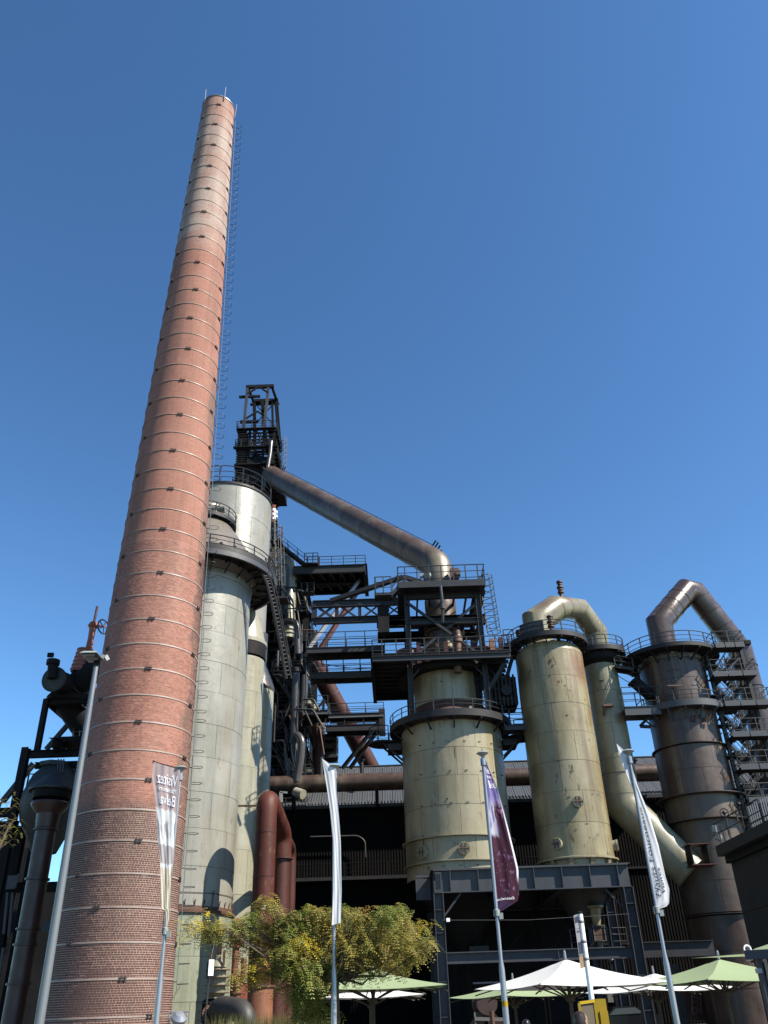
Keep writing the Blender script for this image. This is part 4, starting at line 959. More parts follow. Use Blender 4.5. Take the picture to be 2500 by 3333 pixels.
pipe(t, 'pipe', [P(992, 2285, 83), P(1030, 2318, 82)], .5, 'creampipe', 18); part(t, 'hand_lever', MB().bar(P(1032, 2308, 82), P(1054, 2280, 82), .2, .2).bar(P(1054, 2275, 82), P(1052, 2312, 82), .25, .25), 'black', False)
# cantilever gantry of the furnace
t = T('cantilever_gantry', 'big black cantilever gantry with railings sticking out to the right of the furnace', 'gantry', V(-6, 80, 42))
zg = 42.2; gx0 = P(955, 1845, 78).x; gx1 = P(1189, 1848, 78).x
part(t, 'deck', MB().box(((gx0 + gx1) / 2, 80.6, zg), (gx1 - gx0, 5.2, .14)), 'black', False)
for yy, hh in ((78.0, .9), (80.6, .9), (83.2, .9)): beam(t, 'girder', V(gx0, yy, zg - .3), V(gx1, yy, zg - .3), .3, hh, 'frame_dk' if yy < 79 else 'black')
beam(t, 'end_girder', V(gx1, 78, zg - .4), V(gx1, 83.4, zg - .4), .4, 1.3, 'black')
for k in range(7):
    x = gx0 + (gx1 - gx0) * (k + .5) / 7; beam(t, 'cross_beam', V(x, 78, zg - .3), V(x, 83.2, zg - .3), .2, .4, 'black')
    if k < 6: rod(t, 'diagonal', V(x, 78, zg - .5), V(x + (gx1 - gx0) / 7, 83, zg - .5), .14, 'dark')
railing(t, [V(gx0 + 1.5, 77.9, zg + .1), V(gx1, 77.9, zg + .1), V(gx1, 83.3, zg + .1)], h=1.1, step=1.3, th=.07)
rod(t, 'prop', P(1172, 1885, 80), P(1003, 2112, 75), .34, 'rail_lt'); rod(t, 'prop', P(1176, 1905, 82), P(1040, 2118, 76), .42, 'redpipe2')
rod(t, 'lower_chord', P(960, 1915, 82), P(1186, 1893, 82), .3, 'dark')
t = T('side_ladder_tower', 'narrow black landing stair clinging to the right edge of the furnace above the long walkway', 'stair', P(990, 2040, 80))
m0 = P(988, 2010, 81); 
part(t, 'landing', MB().box(m0, (2.6, 2, .16)), 'black', False); railing(t, [m0 + V(-1.2, -1, .1), m0 + V(1.3, -1, .1), m0 + V(1.3, 1, .1)], h=1.2, step=.8, th=.08)
stp = P(999, 2075, 80)
for k in range(12): barinst(t, 'step', P(993, 2024 + k * 5, 81), P(1006, 2024 + k * 5, 81), .24, .16, 'black', V(0, 0, 1))
part(t, 'side_post', MB().bar(P(1007, 2018, 81), P(1010, 2078, 81), .12, .12).bar(P(991, 2078, 81), P(1010, 2076, 81), .16, .2), 'black', False)
for xx, y0_, y1_ in ((975, 1915, 2020), (986, 1935, 2010)): rod(t, 'mast', P(xx, y0_, 82), P(xx - 1, y1_, 82), .4, 'dark')
cage_ladder(t, (P(990, 2000, 82), P(987, 1920, 82)), V(1, -.2, 0), w=.5, hoop=.35, step=1.0, mat='rail', th=.07)
part(t, 'pink_tarp', MB().box(P(965, 1965, 82.5), (.9, .4, 5.5)), 'redpipe2', False)
# ================================================================== GAS WASHERS
G1 = V(12.62, 62, 0)
t = T('gas_washer', 'tall yellowed gas washer tank with rust runs, the wider of the linked pair', 'tank', V(12.62, 62, 9.2))
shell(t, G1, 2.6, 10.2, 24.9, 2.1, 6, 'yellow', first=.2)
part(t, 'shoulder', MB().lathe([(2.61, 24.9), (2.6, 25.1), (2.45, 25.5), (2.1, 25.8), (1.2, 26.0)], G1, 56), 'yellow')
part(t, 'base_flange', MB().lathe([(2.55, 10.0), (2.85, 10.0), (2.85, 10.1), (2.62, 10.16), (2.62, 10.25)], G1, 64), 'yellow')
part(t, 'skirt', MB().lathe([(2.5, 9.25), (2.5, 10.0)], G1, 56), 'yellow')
for k in range(12):
    a = k * PI / 6 + .2; e = V(math.cos(a), math.sin(a), 0); part(t, 'gusset', MB().bar(G1 + e * 2.5 + V(0, 0, 9.25), G1 + e * 2.75 + V(0, 0, 10.0), .04, .3, V(-e.y, e.x, 0)), 'yellow', False)
for (px, py, r) in ((1880, 2610, .40), (1815, 2747, .40), (2000, 2752, .38)):
    a, z = face_ang(G1, px, py, 2.65); man_hole(t, G1, 2.62, a, z, r)
ring_platform(t, V(12.62, 62, 25.95), 2.2, 3.15, 'dark', nb=16, bd=.5, step=1.35, kick=.25, th=.07)
part(t, 'blank_panel', MB().lathe([(3.05, 0), (3.05, 1.0)], V(12.62, 62, 26.1), 6, -2.45, -1.8), 'greydeck')
part(t, 'hopper', MB().lathe([(.28, 5.9), (.9, 6.4), (1.5, 7.6), (2.5, 9.25)], G1, 40), 'vessel')  # coloured dark in place of tank paint to imitate shade below the deck
def stack_valve(x, y0, y1, Y, label):
    a = P(x, y0, Y); b = P(x, y1, Y); h = a.z - b.z; t = T('blow_off_valve', label, 'valve', b)
    part(t, 'stem', MB().lathe([(.16, 0), (.16, h * .75), (.0, h * .9)], b, 14), 'rustdk')
    for k, (q, r) in enumerate(((.0, .26), (.35, .27), (.5, .22), (.62, .29), (.8, .2), (.92, .26))): part(t, 'collar', MB().lathe([(.1, h * q), (r, h * q), (r, h * q + h * .07), (.1, h * q + h * .08)], b, 14), 'rustdk')
stack_valve(1829, 1892, 1952, 64, 'dark red stacked valve standing on top of the arched pipe')
stack_valve(1797, 2005, 2062, 60, 'dark red stacked valve on the deck in front of the arched pipe')
stack_valve(1692, 2052, 2080, 61, 'stubby dark valve at the left edge of the wide washer deck')
G2 = V(17.6, 66, 0)
t = T('gas_washer', 'slimmer yellowed washer column whose foot bends away to the lower right', 'tank', V(17.6, 66, 15))
zl = P(2022, 2606, 66).z
shell(t, G2, 1.32, zl + .3, 26.0, 2.4, 4, 'washer_pipe', first=.4)
part(t, 'ring', MB().lathe([(1.3, 0), (1.38, .02), (1.38, .09), (1.3, .11)], V(17.6, 66, P(2020, 2525, 66).z), 40), 'washer_pipe')
ring_platform(t, V(17.6, 66, 26.6), 1.1, 2.25, 'dark', nb=10, bd=.7, step=1.1, kick=.25, th=.07)
part(t, 'collar', MB().lathe([(1.3, 25.6), (1.8, 25.9), (1.9, 26.4), (1.1, 26.5)], G2, 40), 'black')
pe = P(2250, 2842, 64.6)
pts = [V(17.6, 66, zl + .35), V(17.6, 66, zl - .4), pe]
pipe(t, 'slanting_pipe', pts, 1.3, 'washer_pipe', 40, seams=2.2, seammat='washer_pipe', label='slanting pipe with a wrinkled crease')
part(t, 'bracket', MB().box(G2 + V(-.3, -1.5, 21.9), (.8, .4, .18)).bar(G2 + V(-.6, -1.6, 21.8), G2 + V(-.7, -1.3, 21.2), .15, .15), 'rustdk', False)
t = T('arched_pipe', 'stained cream pipe arching between the two washer tanks', 'pipe', V(15, 64, 27))
pz = [P(1754, 2110, 62), P(1752, 2022, 62), P(1806, 1982, 62.6), P(1838, 1978, 63.4), P(1886, 1984, 64.6), P(1948, 2056, 66), P(1958, 2140, 66)]
pz[0].x = pz[1].x = (pz[0].x + pz[1].x) / 2; pz[-1].x = pz[-2].x = 17.75
pz[0].z = 25.8; pz[-1].z = 26.3
rr = [1.12, 1.14, 1.1, .92, .90, .95, .92]
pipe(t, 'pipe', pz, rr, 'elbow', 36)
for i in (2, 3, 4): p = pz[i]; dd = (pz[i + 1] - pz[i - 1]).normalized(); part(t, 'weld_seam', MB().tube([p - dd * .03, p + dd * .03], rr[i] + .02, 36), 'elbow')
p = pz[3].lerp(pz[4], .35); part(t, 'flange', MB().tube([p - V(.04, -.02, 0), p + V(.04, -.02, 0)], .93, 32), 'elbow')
# ribbed duct box between catcher and washer
t = T('ribbed_duct_box', 'black ribbed duct box spanning from the dust catcher to the wide washer', 'duct', V(9.2, 63.5, 22))
q0, q1 = P(1592, 2205, 62), P(1690, 2290, 62)
part(t, 'box', MB().box(((q0.x + q1.x) / 2, 63.5, (q0.z + q1.z) / 2 + .1), (q1.x - q0.x, 2.4, q0.z - q1.z)), 'black', False)
for k in range(7): x = q0.x + (q1.x - q0.x) * (k + .3) / 7; part(t, 'rib', MB().box((x, 62.22, (q0.z + q1.z) / 2 + .1), (.14, .2, q0.z - q1.z + .3)), 'dark', False)
for k in range(3): part(t, 'stiffener', MB().box(((q0.x + q1.x) / 2, 62.26, q1.z + .5 + k * .8), (q1.x - q0.x, .1, .1)), 'dark', False)
part(t, 'round_hatch', MB().lathe([(0, .3), (.42, .3), (.45, .2), (.45, 0)], V((q0.x + q1.x) / 2 + .2, 62.2, (q0.z + q1.z) / 2), 20, axis=(0, -1, 0)), 'dark')
a = P(1640, 2370, 62); b = P(1712, 2370, 62); b.z = a.z
walkway('walkway', 'short walkway low between the dust catcher and the wide washer', a, b, 1.0, rl=1.3, girder=.4)
a = P(1640, 2104, 61.5); b = P(1672, 2104, 61.5); b.z = a.z
walkway('walkway', 'short high walkway joining the catcher bridge to the washer deck', a, b, 1.0, rl=1.2, girder=.3)
part(T('bridge_stay', 'dark slanting stay under the high walkway beside the washer', 'strut', P(1660, 2180, 62)), 'strut', MB().bar(P(1668, 2140, 62.5), P(1642, 2230, 62.5), .3, .3), 'dark', False)
# ================================================================== SCRUBBER TOWER
K0 = V(23.5, 66, 0)
t = T('scrubber_tower', 'dark brown weathered scrubber tower with stepped flanges at the right', 'tank', K0)
shell(t, K0, 2.6, 18.6, 25.4, 1.7, 6, 'scrub', first=.1)
shell(t, K0, 2.68, 12.2 + 2.6, 18.4, 1.8, 6, 'scrub', first=.4)
shell(t, K0, 2.72, 13.0, 14.7, 1.7, 5, 'scrub_lt', first=.2)
shell(t, K0, 2.76, 6.8, 12.9, 2.05, 5, 'scrub_lt', first=.5)
shell(t, K0, 2.76, 0, 6.6, 2.2, 5, 'scrub', first=.1)
for z, w in ((18.5, .12), (14.75, .5), (12.95, .55), (6.7, .2)): part(t, 'flange', MB().lathe([(2.6, z - .04), (2.76 + w, z - .03), (2.76 + w, z + .03), (2.6, z + .05)], K0, 64), 'scrub')
a1 = math.radians(20)
ring_platform(t, V(23.5, 66, 26.0), 2.5, 3.95, 'dark', nb=18, bd=.9, step=1.35, kick=.2, th=.07)
ring_platform(t, V(23.5, 66, 21.3), 2.65, 3.45, 'greydeck', -PI * 1.02, -PI * .12, nb=7, bd=.9, step=1.3, kick=.35, th=.07)
part(t, 'top', MB().lathe([(2.65, 25.4), (2.7, 25.7), (2.0, 26.3), (1.2, 26.5)], K0, 48), 'scrub')
part(t, 'side_nozzle', MB().tube([P(2122, 2270, 65), P(2072, 2225, 65), P(2062, 2215, 65)], [.45, .5, .5], 18).tube([P(2066, 2219, 65), P(2060, 2213, 65)], .62, 18), 'black')
rod(t, 'door_bar', P(2172, 2232, 63.1), P(2222, 2231, 63.1), .1, 'rustdk')
for (px, py) in ((2258, 2325), (2300, 2328)):
    rod(t, 'strut', P(px, py, 63.2), P(px - 5, py + 22, 63.3), .13, 'rustdk'); rod(t, 'strut', P(px + 14, py, 63.2), P(px + 4, py + 22, 63.3), .13, 'rustdk')
a = P(2026, 2315, 64.4); b = P(2142, 2313, 64.4); b.z = a.z
w_ = walkway('walkway', 'grey bridge between the slim washer and the scrubber tower', a, b, 1.4, 'greydeck', rl=1.7, girder=.7, step=1.3)
rod(w_, 'support', P(2084, 2363, 64.6), P(2116, 2330, 64.6), .22, 'dark'); rod(w_, 'support', P(2084, 2364, 64.6), P(2118, 2366, 64.6), .22, 'dark')
a = P(1998, 2172, 65); b = P(2058, 2182, 65)
walkway('walkway', 'small sloping link with railings from the slim washer deck to the scrubber top', a, b, 1.0, rl=1.3, girder=.25)
t = T('bent_gas_pipe', 'glossy brown pipe bent like a roof from the scrubber top down to the far right', 'pipe', K0 + V(0, 0, 26))
pz = [V(23.3, 66, 26.2), V(23.3, 66, P(2149, 2028, 66).z), P(2232, 1924, 67), P(2262, 1930, 67.6), P(2412, 2118, 68), V(30.5, 68, 20), V(30.5, 68, 14.5)]
pz[4].x = 30.5
pipe(t, 'pipe', pz, [1.06, 1.06, 1.04, 1.02, 1.02, 1.02, 1.0], 'bend', 36)
for (i, ks) in ((1, (.25, .5, .75)), (3, (.1, .35, .6, .85)), (4, (.2, .45, .7))):
    for k in ks:
        a, b = pz[i], pz[i + 1]; p = a.lerp(b, k); dd = (b - a).normalized(); part(t, 'weld_seam', MB().tube([p - dd * .03, p + dd * .03], 1.075, 36), 'bend')
pipe(t, 'lower_pipe', [V(30.5, 68, 0), V(30.5, 68, 14.6)], 1.5, 'scrub', 30); part(t, 'reducer', MB().lathe([(1.0, 16.2), (1.5, 14.6)], V(30.5, 68, 0), 30), 'scrub')
up_ = (pz[4] - pz[3]).normalized(); nn = (V(0, 0, 1) - up_ * up_.z).normalized()
part(t, 'top_rail', MB().tube([pz[3] + nn * 1.12, pz[4] + nn * 1.12], .035, 5), 'rail')
part(t, 'lifting_lug', MB().box(P(2432, 2092, 67), (.5, .4, .35)), 'black', False)
# stair tower
t = T('stair_tower', 'grey steel stair tower with stacked landings between the scrubber and the tall pipe', 'stair tower', V(27, 64.5, 0))
zl_ = [25.95, 23.55, 21.15, 18.75, 16.3, 13.9, 11.5]
xl0 = [26.3, 25.6, 25.9, 25.9, 25.9, 25.9, 25.9]; xr0 = [28.7, 29.1, 29.6, 30.0, 30.2, 30.4, 30.4]
for i, z in enumerate(zl_):
    lp = part(t, 'landing', MB().box(((xl0[i] + xr0[i]) / 2, 63.6, z), (xr0[i] - xl0[i], 1.3, .1)), 'dark', False)
    nseg = 3; w = (xr0[i] - xl0[i]) / nseg
    for k in range(nseg): part(lp, 'toe_plate', MB().box((xl0[i] + w * (k + .5), 62.93, z + .12), (w - .08, .05, .42)), 'greydeck', False)
    railing(lp, [V(xl0[i], 64.3, z), V(xl0[i], 62.95, z), V(xr0[i], 62.95, z), V(xr0[i], 64.3, z)], h=1.3, step=1.15, th=.06)
    if i:
        z1 = zl_[i - 1]; xa_, xb_ = (26.6, 28.6)
        stair(t, V(xa_, 65.2, z), V(xb_, 65.2, z1), .8, 'dark'); stair(t, V(xb_ - .2, 66.3, z), V(xa_ + .2, 66.3, z1), .8, 'dark')
        rod(t, 'brace', V(26.2, 64.4, z), V(28.9, 64.4, z1 - .3), .12, 'frame_dk')
        for yy in (64.6, 67): part(t, 'mid_landing', MB().box((26.1, yy, (z + z1) / 2), (1.0, 1.0, .08)), 'dark', False)
for (x, y) in ((26.0, 64.4), (28.9, 64.4), (26.0, 67.4), (28.9, 67.4)): beam(t, 'column', V(x, y, 0), V(x, y, 26.6), .26, .26, 'frame_dk', V(0, 1, 0))
part(t, 'grille_box', MB().box((27.2, 66.0, 21.9), (1.2, 1.2, .9)), 'dark', False)
# pipe cradle at the scrubber
t = T('pipe_cradle', 'open dark plate bracket where the slanting pipe meets the scrubber', 'bracket', P(2272, 2780, 62.5))
q = P(2272, 2782, 62.4)
part(t, 'plate', MB().box(q + V(0, 0, .62), (1.6, 1.4, .06)).box(q + V(.1, 0, -.72), (1.7, 1.4, .06)), 'redpipe2', False)
for k in (-.62, .55): part(t, 'web', MB().box(q + V(k, 0, -.05), (.07, 1.3, 1.3)), 'black', False)
# ------------------------------------------------------------------ small fittings and rust marks on the tanks
def fittings(th, ax, R, items):
    for (px, py, w, h, mt) in items:
        a, z = face_ang(ax, px, py, R); e = V(math.cos(a), math.sin(a), 0); sd = V(-e.y, e.x, 0); c = V(ax.x, ax.y, z) + e * (R + .02)
        m = MB(); m.bar(c - sd * w * .35 - e * .012, c + sd * w * .35 - e * .012, .02, h * .7, V(0, 0, 1)); part(th, 'fitting', m, mt, False)
def things_named(n_): return [o for o in COL.objects if o.parent is None and o.name.split('.')[0] == n_]
gw = things_named('gas_washer')
fittings(gw[0], G1, 2.62, [(1792, 2150, .18, .35, 'rustdk'), (1800, 2165, .1, .2, 'rustdk'), (1788, 2199, .14, .08, 'black'), (1820, 2217, .2, .25, 'rust'), (1839, 2231, .08, .18, 'rustdk'), (1863, 2495, .03, .45, 'rustdk'), (1863, 2508, .4, .03, 'rustdk'), (1928, 2585, .12, .12, 'rustdk'), (1851, 2594, .3, .05, 'black'), (1911, 2680, .3, .04, 'rustdk'), (1875, 2700, .2, .04, 'black'), (1846, 2327, .22, .1, 'rustdk')])
fittings(gw[1], G2, 1.34, [(1958, 2216, .5, .12, 'black'), (1952, 2170, .05, .3, 'rustdk'), (1950, 2190, .08, .1, 'rustdk'), (1974, 2290, .1, .08, 'rustdk'), (1960, 2400, .1, .05, 'black')])
dc0 = things_named('dust_catcher')[0]
fittings(dc0, D0, 3.88, [(1450, 2412, .12, .08, 'rustdk'), (1455, 2600, .14, .14, 'black'), (1485, 2445, .03, 1.1, 'rustdk'), (1462, 2735, .08, .08, 'rustdk'), (1480, 2745, .05, .12, 'black'), (1375, 2720, .4, .06, 'rail_lt'), (1379, 2736, .05, .9, 'rustdk')])
fittings(dc0, D0, 2.72, [(1436, 2218, .14, .14, 'black'), (1484, 2225, .06, .06, 'black'), (1415, 2250, .04, 2.6, 'catcher'), (1515, 2260, .06, .06, 'black')])
sc0 = things_named('scrubber_tower')[0]
fittings(sc0, K0, 2.66, [(2139, 2236, .35, .2, 'rustdk'), (2190, 2180, 1.6, .05, 'rustdk'), (2260, 2225, .6, .05, 'rail_lt')])
# cables and drain pipes clipped to steelwork
for i, (a, b, sag, lab) in enumerate([(P(1005, 2150, 70), P(1340, 2165, 61), .5, 'thin sagging black cable under the upper walkway'), (P(1672, 2150, 61), P(1592, 2040, 61), .25, 'thin black cable draped from the washer deck to the catcher tower'), (P(2000, 2190, 65), P(2105, 2235, 64), .3, 'thin black cable hanging between the washer deck and the scrubber')]):
    tc = T('cable', lab, 'cable', a); part(tc, 'wire', MB().tube([a.lerp(b, k / 12) - V(0, 0, sag * 4 * (k / 12) * (1 - k / 12)) for k in range(13)], .03, 5), 'rail')
def PZ(x, y, z):
    d = ray(x, y); return EYE + d * ((z - 1.6) / d.z)
# ================================================================== PORTAL FRAME
t = T('portal_frame', 'grey steel portal table with stiffened deep beams carrying the cream tanks', 'steel frame', V(8.5, 60, 0))
fx0, fx1, fy, bz_, tz = 2.35, 14.75, 57.0, 7.85, 9.2
def girder(parent, a, b, z0, z1, mat, nst, th=.04, fw=.5):
    a = Vector(a); b = Vector(b); h = z1 - z0; zc_ = V(0, 0, (z0 + z1) / 2)
    g_ = part(parent, 'girder', MB().bar(a + zc_, b + zc_, th, h), mat, False)
    part(g_, 'flange', MB().bar(a + V(0, 0, z1 - .03), b + V(0, 0, z1 - .03), fw, .06), mat, False)
    part(g_, 'flange', MB().bar(a + V(0, 0, z0 + .03), b + V(0, 0, z0 + .03), fw, .06), mat, False)
    d, s, u = frame(b - a)
    for k in range(nst):
        p = a.lerp(b, (k + .6) / nst) + zc_; part(g_, 'stiffener', MB().box(p, (.05 if abs(d.x) > .5 else fw - .04, fw - .04 if abs(d.x) > .5 else .05, h - .13)), mat, False)
girder(t, (fx0, fy, 0), (fx1, fy, 0), bz_, tz, 'frame', 7); girder(t, (fx0, 69.5, 0), (fx1, 69.5, 0), bz_, tz, 'frame', 7)
for x in (fx0 + .2, 6.6, 10.6, fx1 - .2): girder(t, (x, fy + .3, 0), (x, 69.2, 0), bz_ + .05, tz - .02, 'frame_dk', 5)
z2b, z2t = 3.92, 4.55
girder(t, (fx0 + .5, fy + .05, 0), (fx1 - .5, fy + .05, 0), z2b, z2t, 'frame', 1, fw=.4)
part(t, 'top_plate', MB().box(((fx0 + fx1) / 2, 63.3, tz + .04), (fx1 - fx0 + .3, 12.9, .05)), 'frame', False)
for x, y in ((fx0 + .25, fy), (fx1 - .25, fy), (fx0 + .25, 69.5), (fx1 - .25, 69.5), (fx1 - .25, 62.5)):
    cb = part(t, 'column', MB().ibeam(V(x, y, 0), V(x, y, bz_), .7, .62, .05, V(1, 0, 0)), 'frame', False)
    for zz in (1.2, 3.0, 5.6, 6.9): part(cb, 'stiffener', MB().box((x, y, zz), (.5, .6, .04)), 'frame', False)
    k = 1 if x < 8 else -1
    rod(t, 'knee_brace', V(x + .3 * k, y, bz_ - 1.3), V(x + 1.4 * k, y, bz_ - .05), .12, 'frame_dk')
part(t, 'bolt_plate', MB().box((fx0 + .3, fy - .29, tz - .65), (.4, .04, 1.0)), 'frame', False)
m = MB()
for i in range(9):
    for j in range(3): m.box((fx0 + .18 + j * .12, fy - .33, tz - 1.05 + i * .1), (.05, .05, .05))
part(t, 'bolt_heads', m, 'frame_dk', kind='stuff')
for k in (0, 1): part(t, 'tank_stool', MB().box((11.3 + k * 1.6, 58.9, tz + .2), (.9, .35, .14), Matrix.Rotation(-.5 + k * .3, 3, 'Y')), 'rustdk', False)
part(t, 'cable', MB().tube([V(fx0 + .4, fy - .4, 6.3), V(8, fy - .4, 6.15), V(14.3, fy - .4, 6.3)], .008, 4), 'rail_lt')
part(t, 'junction_box', MB().box((fx0 + .75, fy - .4, 6.3), (.22, .12, .2)), 'white', False)
rod(t, 'side_bracket', P(1352, 2853, 60), P(1400, 2853, 60), .12, 'frame'); part(t, 'side_plate', MB().box(P(1378, 2895, 60.5), (1.0, .1, 1.3)), 'frame', False)
for i in range(5): part(t, 'shade_back_panel', MB().box((3.6 + i * 2.45, 70.2, 3.9 + .02), (2.42, .12, 7.7)), 'black', False)  # black panels added behind the portal to darken the view through it
for k in range(4):
    x = 4.2 + k * 2.9; part(t, 'inner_frame', MB().ibeam(V(x, 66, 0), V(x, 66, 7.7), .3, .3, .03, V(1, 0, 0)).bar(V(x, 66, 4.5), V(x + 2.9, 66, 7.2), .12, .12), 'black', False)
part(t, 'lamp_tube', MB().box((6.1, 60, 2.95), (3.0, .12, .1)).box((9.9, 61, 3.6), (1.6, .1, .08)), 'signgrey', False)
part(t, 'pale_duct', MB().box((5.4, 63, 5.0), (1.3, .6, .35)), 'vessel', False)
t = T('slide_valve', 'brown flanged valve hanging on bolts under the washer hopper', 'valve', V(12.6, 62, 4.4))
vz = P(1938, 3000, 61).z
ax = V(P(1942, 3000, 61).x, 61, 0)
part(t, 'cone', MB().lathe([(.22, vz - .25), (.42, vz + .75), (.62, vz + .85), (.62, vz + .93), (.3, vz + .95)], ax, 20), 'yellow')
part(t, 'housing', MB().box(ax + V(0, 0, vz - .75), (.62, .62, .75)), 'rustdk', False)
for z in (vz - .3, vz - 1.2): part(t, 'flange', MB().lathe([(.2, 0), (.46, 0), (.46, .07), (.2, .07)], ax + V(0, 0, z), 20), 'greypipe')
for x, y in ((-.36, -.36), (.36, -.36), (.36, .36), (-.36, .36)): part(t, 'bolt', MB().tube([ax + V(x, y, vz - 1.15), ax + V(x, y, vz - .2)], .03, 6), 'rail_lt')
part(t, 'spout', MB().tube([ax + V(0, 0, vz - 1.1), ax + V(0, 0, vz - 1.7), ax + V(.6, 0, vz - 2.3)], .2, 14), 'greypipe')
railing(t, [V(fx0 + 8.4, fy + 1, z2t), V(fx1 - .5, fy + 1, z2t)], step=1.3, th=.05)
t = T('dark_beam', 'long dark steel beam running from the portal towards the scrubber foot', 'beam', P(2200, 3090, 62))
a = P(2082, 3093, 62); b = P(2325, 3090, 62); b.z = a.z; beam(t, 'girder', a, b, .4, .9, 'frame_dk')
# ================================================================== HALL
t = T('casting_hall', 'long black corrugated hall with a grey sheet roof behind the tanks', 'building', V(10, 78, 0))
HX0, HX1, HY = -21.0, 48.0, 78.0
def corr(w, h, pitch, depth):
    m = MB(); n_ = int(round(w / pitch)); vs = []
    for zz in (0, h):
        for k in range(n_ + 1):
            x = w * k / n_
            vs += [(x, 0, zz), (x + pitch * .35, 0, zz), (x + pitch * .5, -depth, zz), (x + pitch * .85, -depth, zz)] if k < n_ else [(x, 0, zz)]
    q = len(vs) // 2
    m.add([Vector(v) for v in vs], [(k, k + 1, q + k + 1, q + k) for k in range(q - 1)])
    return m
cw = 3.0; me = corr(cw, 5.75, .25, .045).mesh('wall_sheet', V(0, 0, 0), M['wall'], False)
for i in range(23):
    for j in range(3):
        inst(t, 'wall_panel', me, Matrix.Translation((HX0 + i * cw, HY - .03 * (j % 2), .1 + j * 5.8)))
part(t, 'back_wall', MB().box(((HX0 + HX1) / 2, HY + .3, 8.8), (HX1 - HX0, .2, 17.6)), 'black', False)
for z in (5.85, 11.65): part(t, 'sill_beam', MB().box(((HX0 + HX1) / 2, HY - .18, z), (HX1 - HX0, .2, .18)), 'black', False)
part(t, 'gutter', MB().box(((HX0 + HX1) / 2, HY - .35, 17.55), (HX1 - HX0, .35, .28)), 'frame_dk', False)
sl_ = V(0, 7.5, 5.5)
m = MB(); rw = .95; n_ = 4
for k in range(n_): x = rw * k / n_; m.prism([V(x + .02, 0, 0), V(x + .07, -.015, .02), V(x + .12, 0, 0)], V(0, 7.4, 5.42)); 
m.add([V(.015, 0, 0), V(rw - .015, 0, 0), V(rw - .015, 7.4, 5.42), V(.015, 7.4, 5.42), V(.015, 0, -.05), V(rw - .015, 0, -.05), V(rw - .015, 7.4, 5.37), V(.015, 7.4, 5.37)], [(0, 1, 2, 3), (7, 6, 5, 4), (0, 4, 5, 1), (3, 2, 6, 7), (1, 5, 6, 2), (0, 3, 7, 4)])
me = m.mesh('roof_sheet', V(0, 0, 0), M['roof'], False)
for i in range(int((HX1 - HX0) / rw)): inst(t, 'roof_panel', me, Matrix.Translation((HX0 + i * rw, HY + .5, 17.72)))
m = MB()
for k in range(int((HX1 - HX0) / .3)): m.prism([V(HX0 + k * .3, HY - .45, 17.72), V(HX0 + k * .3 + .15, HY - .45, 17.72), V(HX0 + k * .3 + .075, HY - .45, 17.9)], V(0, 1.0, .35))
part(t, 'eave_ribs', m, 'roof', False, kind='stuff')
part(t, 'under_roof', MB().prism([V(HX0, HY + .4, 17.5), V(HX0, HY + 7.8, 22.9), V(HX0, HY + 15.5, 17.5)], V(HX1 - HX0, 0, 0)), 'black', False)
part(t, 'ridge_cap', MB().bar(V(HX0, HY + 7.9, 23.13), V(HX1, HY + 7.9, 23.13), .5, .08), 'roof', False)
for px in (1178, 2078): q = P(px, 2540, 80.5); part(t, 'vent_pipe', MB().tube([q, q + V(0, 0, 1.9)], .17, 12).tube([q + V(0, 0, 1.85), q + V(0, 0, 2.0)], .3, 14), 'dark')
wz = P(1100, 2862, 77).z
wk = part(t, 'service_balcony', MB().box((4, 77.2, wz), (28, 1.3, .25)), 'dark', False); railing(wk, [V(-10, 76.6, wz + .1), V(18, 76.6, wz + .1)], step=1.9, th=.06, mat='wall')
part(t, 'wall_conduit', MB().tube(fillet([P(1010, 2724, 77.3), P(1165, 2720, 77.3), P(1188, 2735, 77.3), P(1190, 2790, 77.3)], .6, 5), .07, 8), 'greypipe')
for x0_, x1_, y0_, y1_ in ((1975, 2005, 3228, 3262), (1935, 1952, 3205, 3240), (1905, 1922, 3215, 3240), (2010, 2030, 3220, 3232)):
    a, b = P(x0_, y0_, 77.6), P(x1_, y1_, 77.6); part(t, 'window', MB().box(((a.x + b.x) / 2, 77.6, (a.z + b.z) / 2), (abs(b.x - a.x), .08, abs(a.z - b.z))), 'concrete', False)
t = T('roof_pipeline', 'long horizontal brown pipeline passing in front of the hall roof', 'pipe', V(10, 76.5, 19))
zz = P(1180, 2546, 76.5).z
pipe(t, 'pipe', [V(-13, 76.5, zz), V(24, 76.5, zz)], .78, 'scrub', 30, seams=4.4, seammat='scrub')
for x in (-9, -1.5, 9.3, 16, 21.5): part(t, 'support', MB().box((x, 76.9, (zz - .7 + 17.4) / 2), (.3, .6, max(.1, zz - .7 - 17.4))), 'black', False)
for x in (-9.5, -6.5): part(t, 'vertical_post', MB().tube([V(x, 76.3, zz + .6), V(x, 76.3, zz + 2.3)], .14, 10), 'greypipe')
t = T('pipe_end_drum', 'short pale drum end under the horizontal pipeline beside the red loop', 'pipe', P(985, 2587, 75))
part(t, 'drum', MB().tube([P(962, 2578, 75.5), P(987, 2586, 75)], .42, 18), 'creampipe')
part(t, 'bracket', MB().bar(P(915, 2578, 75), P(915, 2612, 75), .3, .15).bar(P(912, 2578, 75), P(935, 2580, 75), .15, .15), 'lamphead', False)
for i, (px, w) in enumerate(((2188, .75), (2298, .6), (1995, .55))):
    q = P(px, 3140, 70); t = T('concrete_pillar', ('pale concrete pillar between the white and green parasols', 'pale concrete pillar behind the top of the green parasol', 'pale pillar left of the smaller white parasol')[i], 'pillar', V(q.x, 70, 0))
    part(t, 'shaft', MB().box((q.x, 70, q.z / 2), (w, w, q.z)), 'concrete', False)
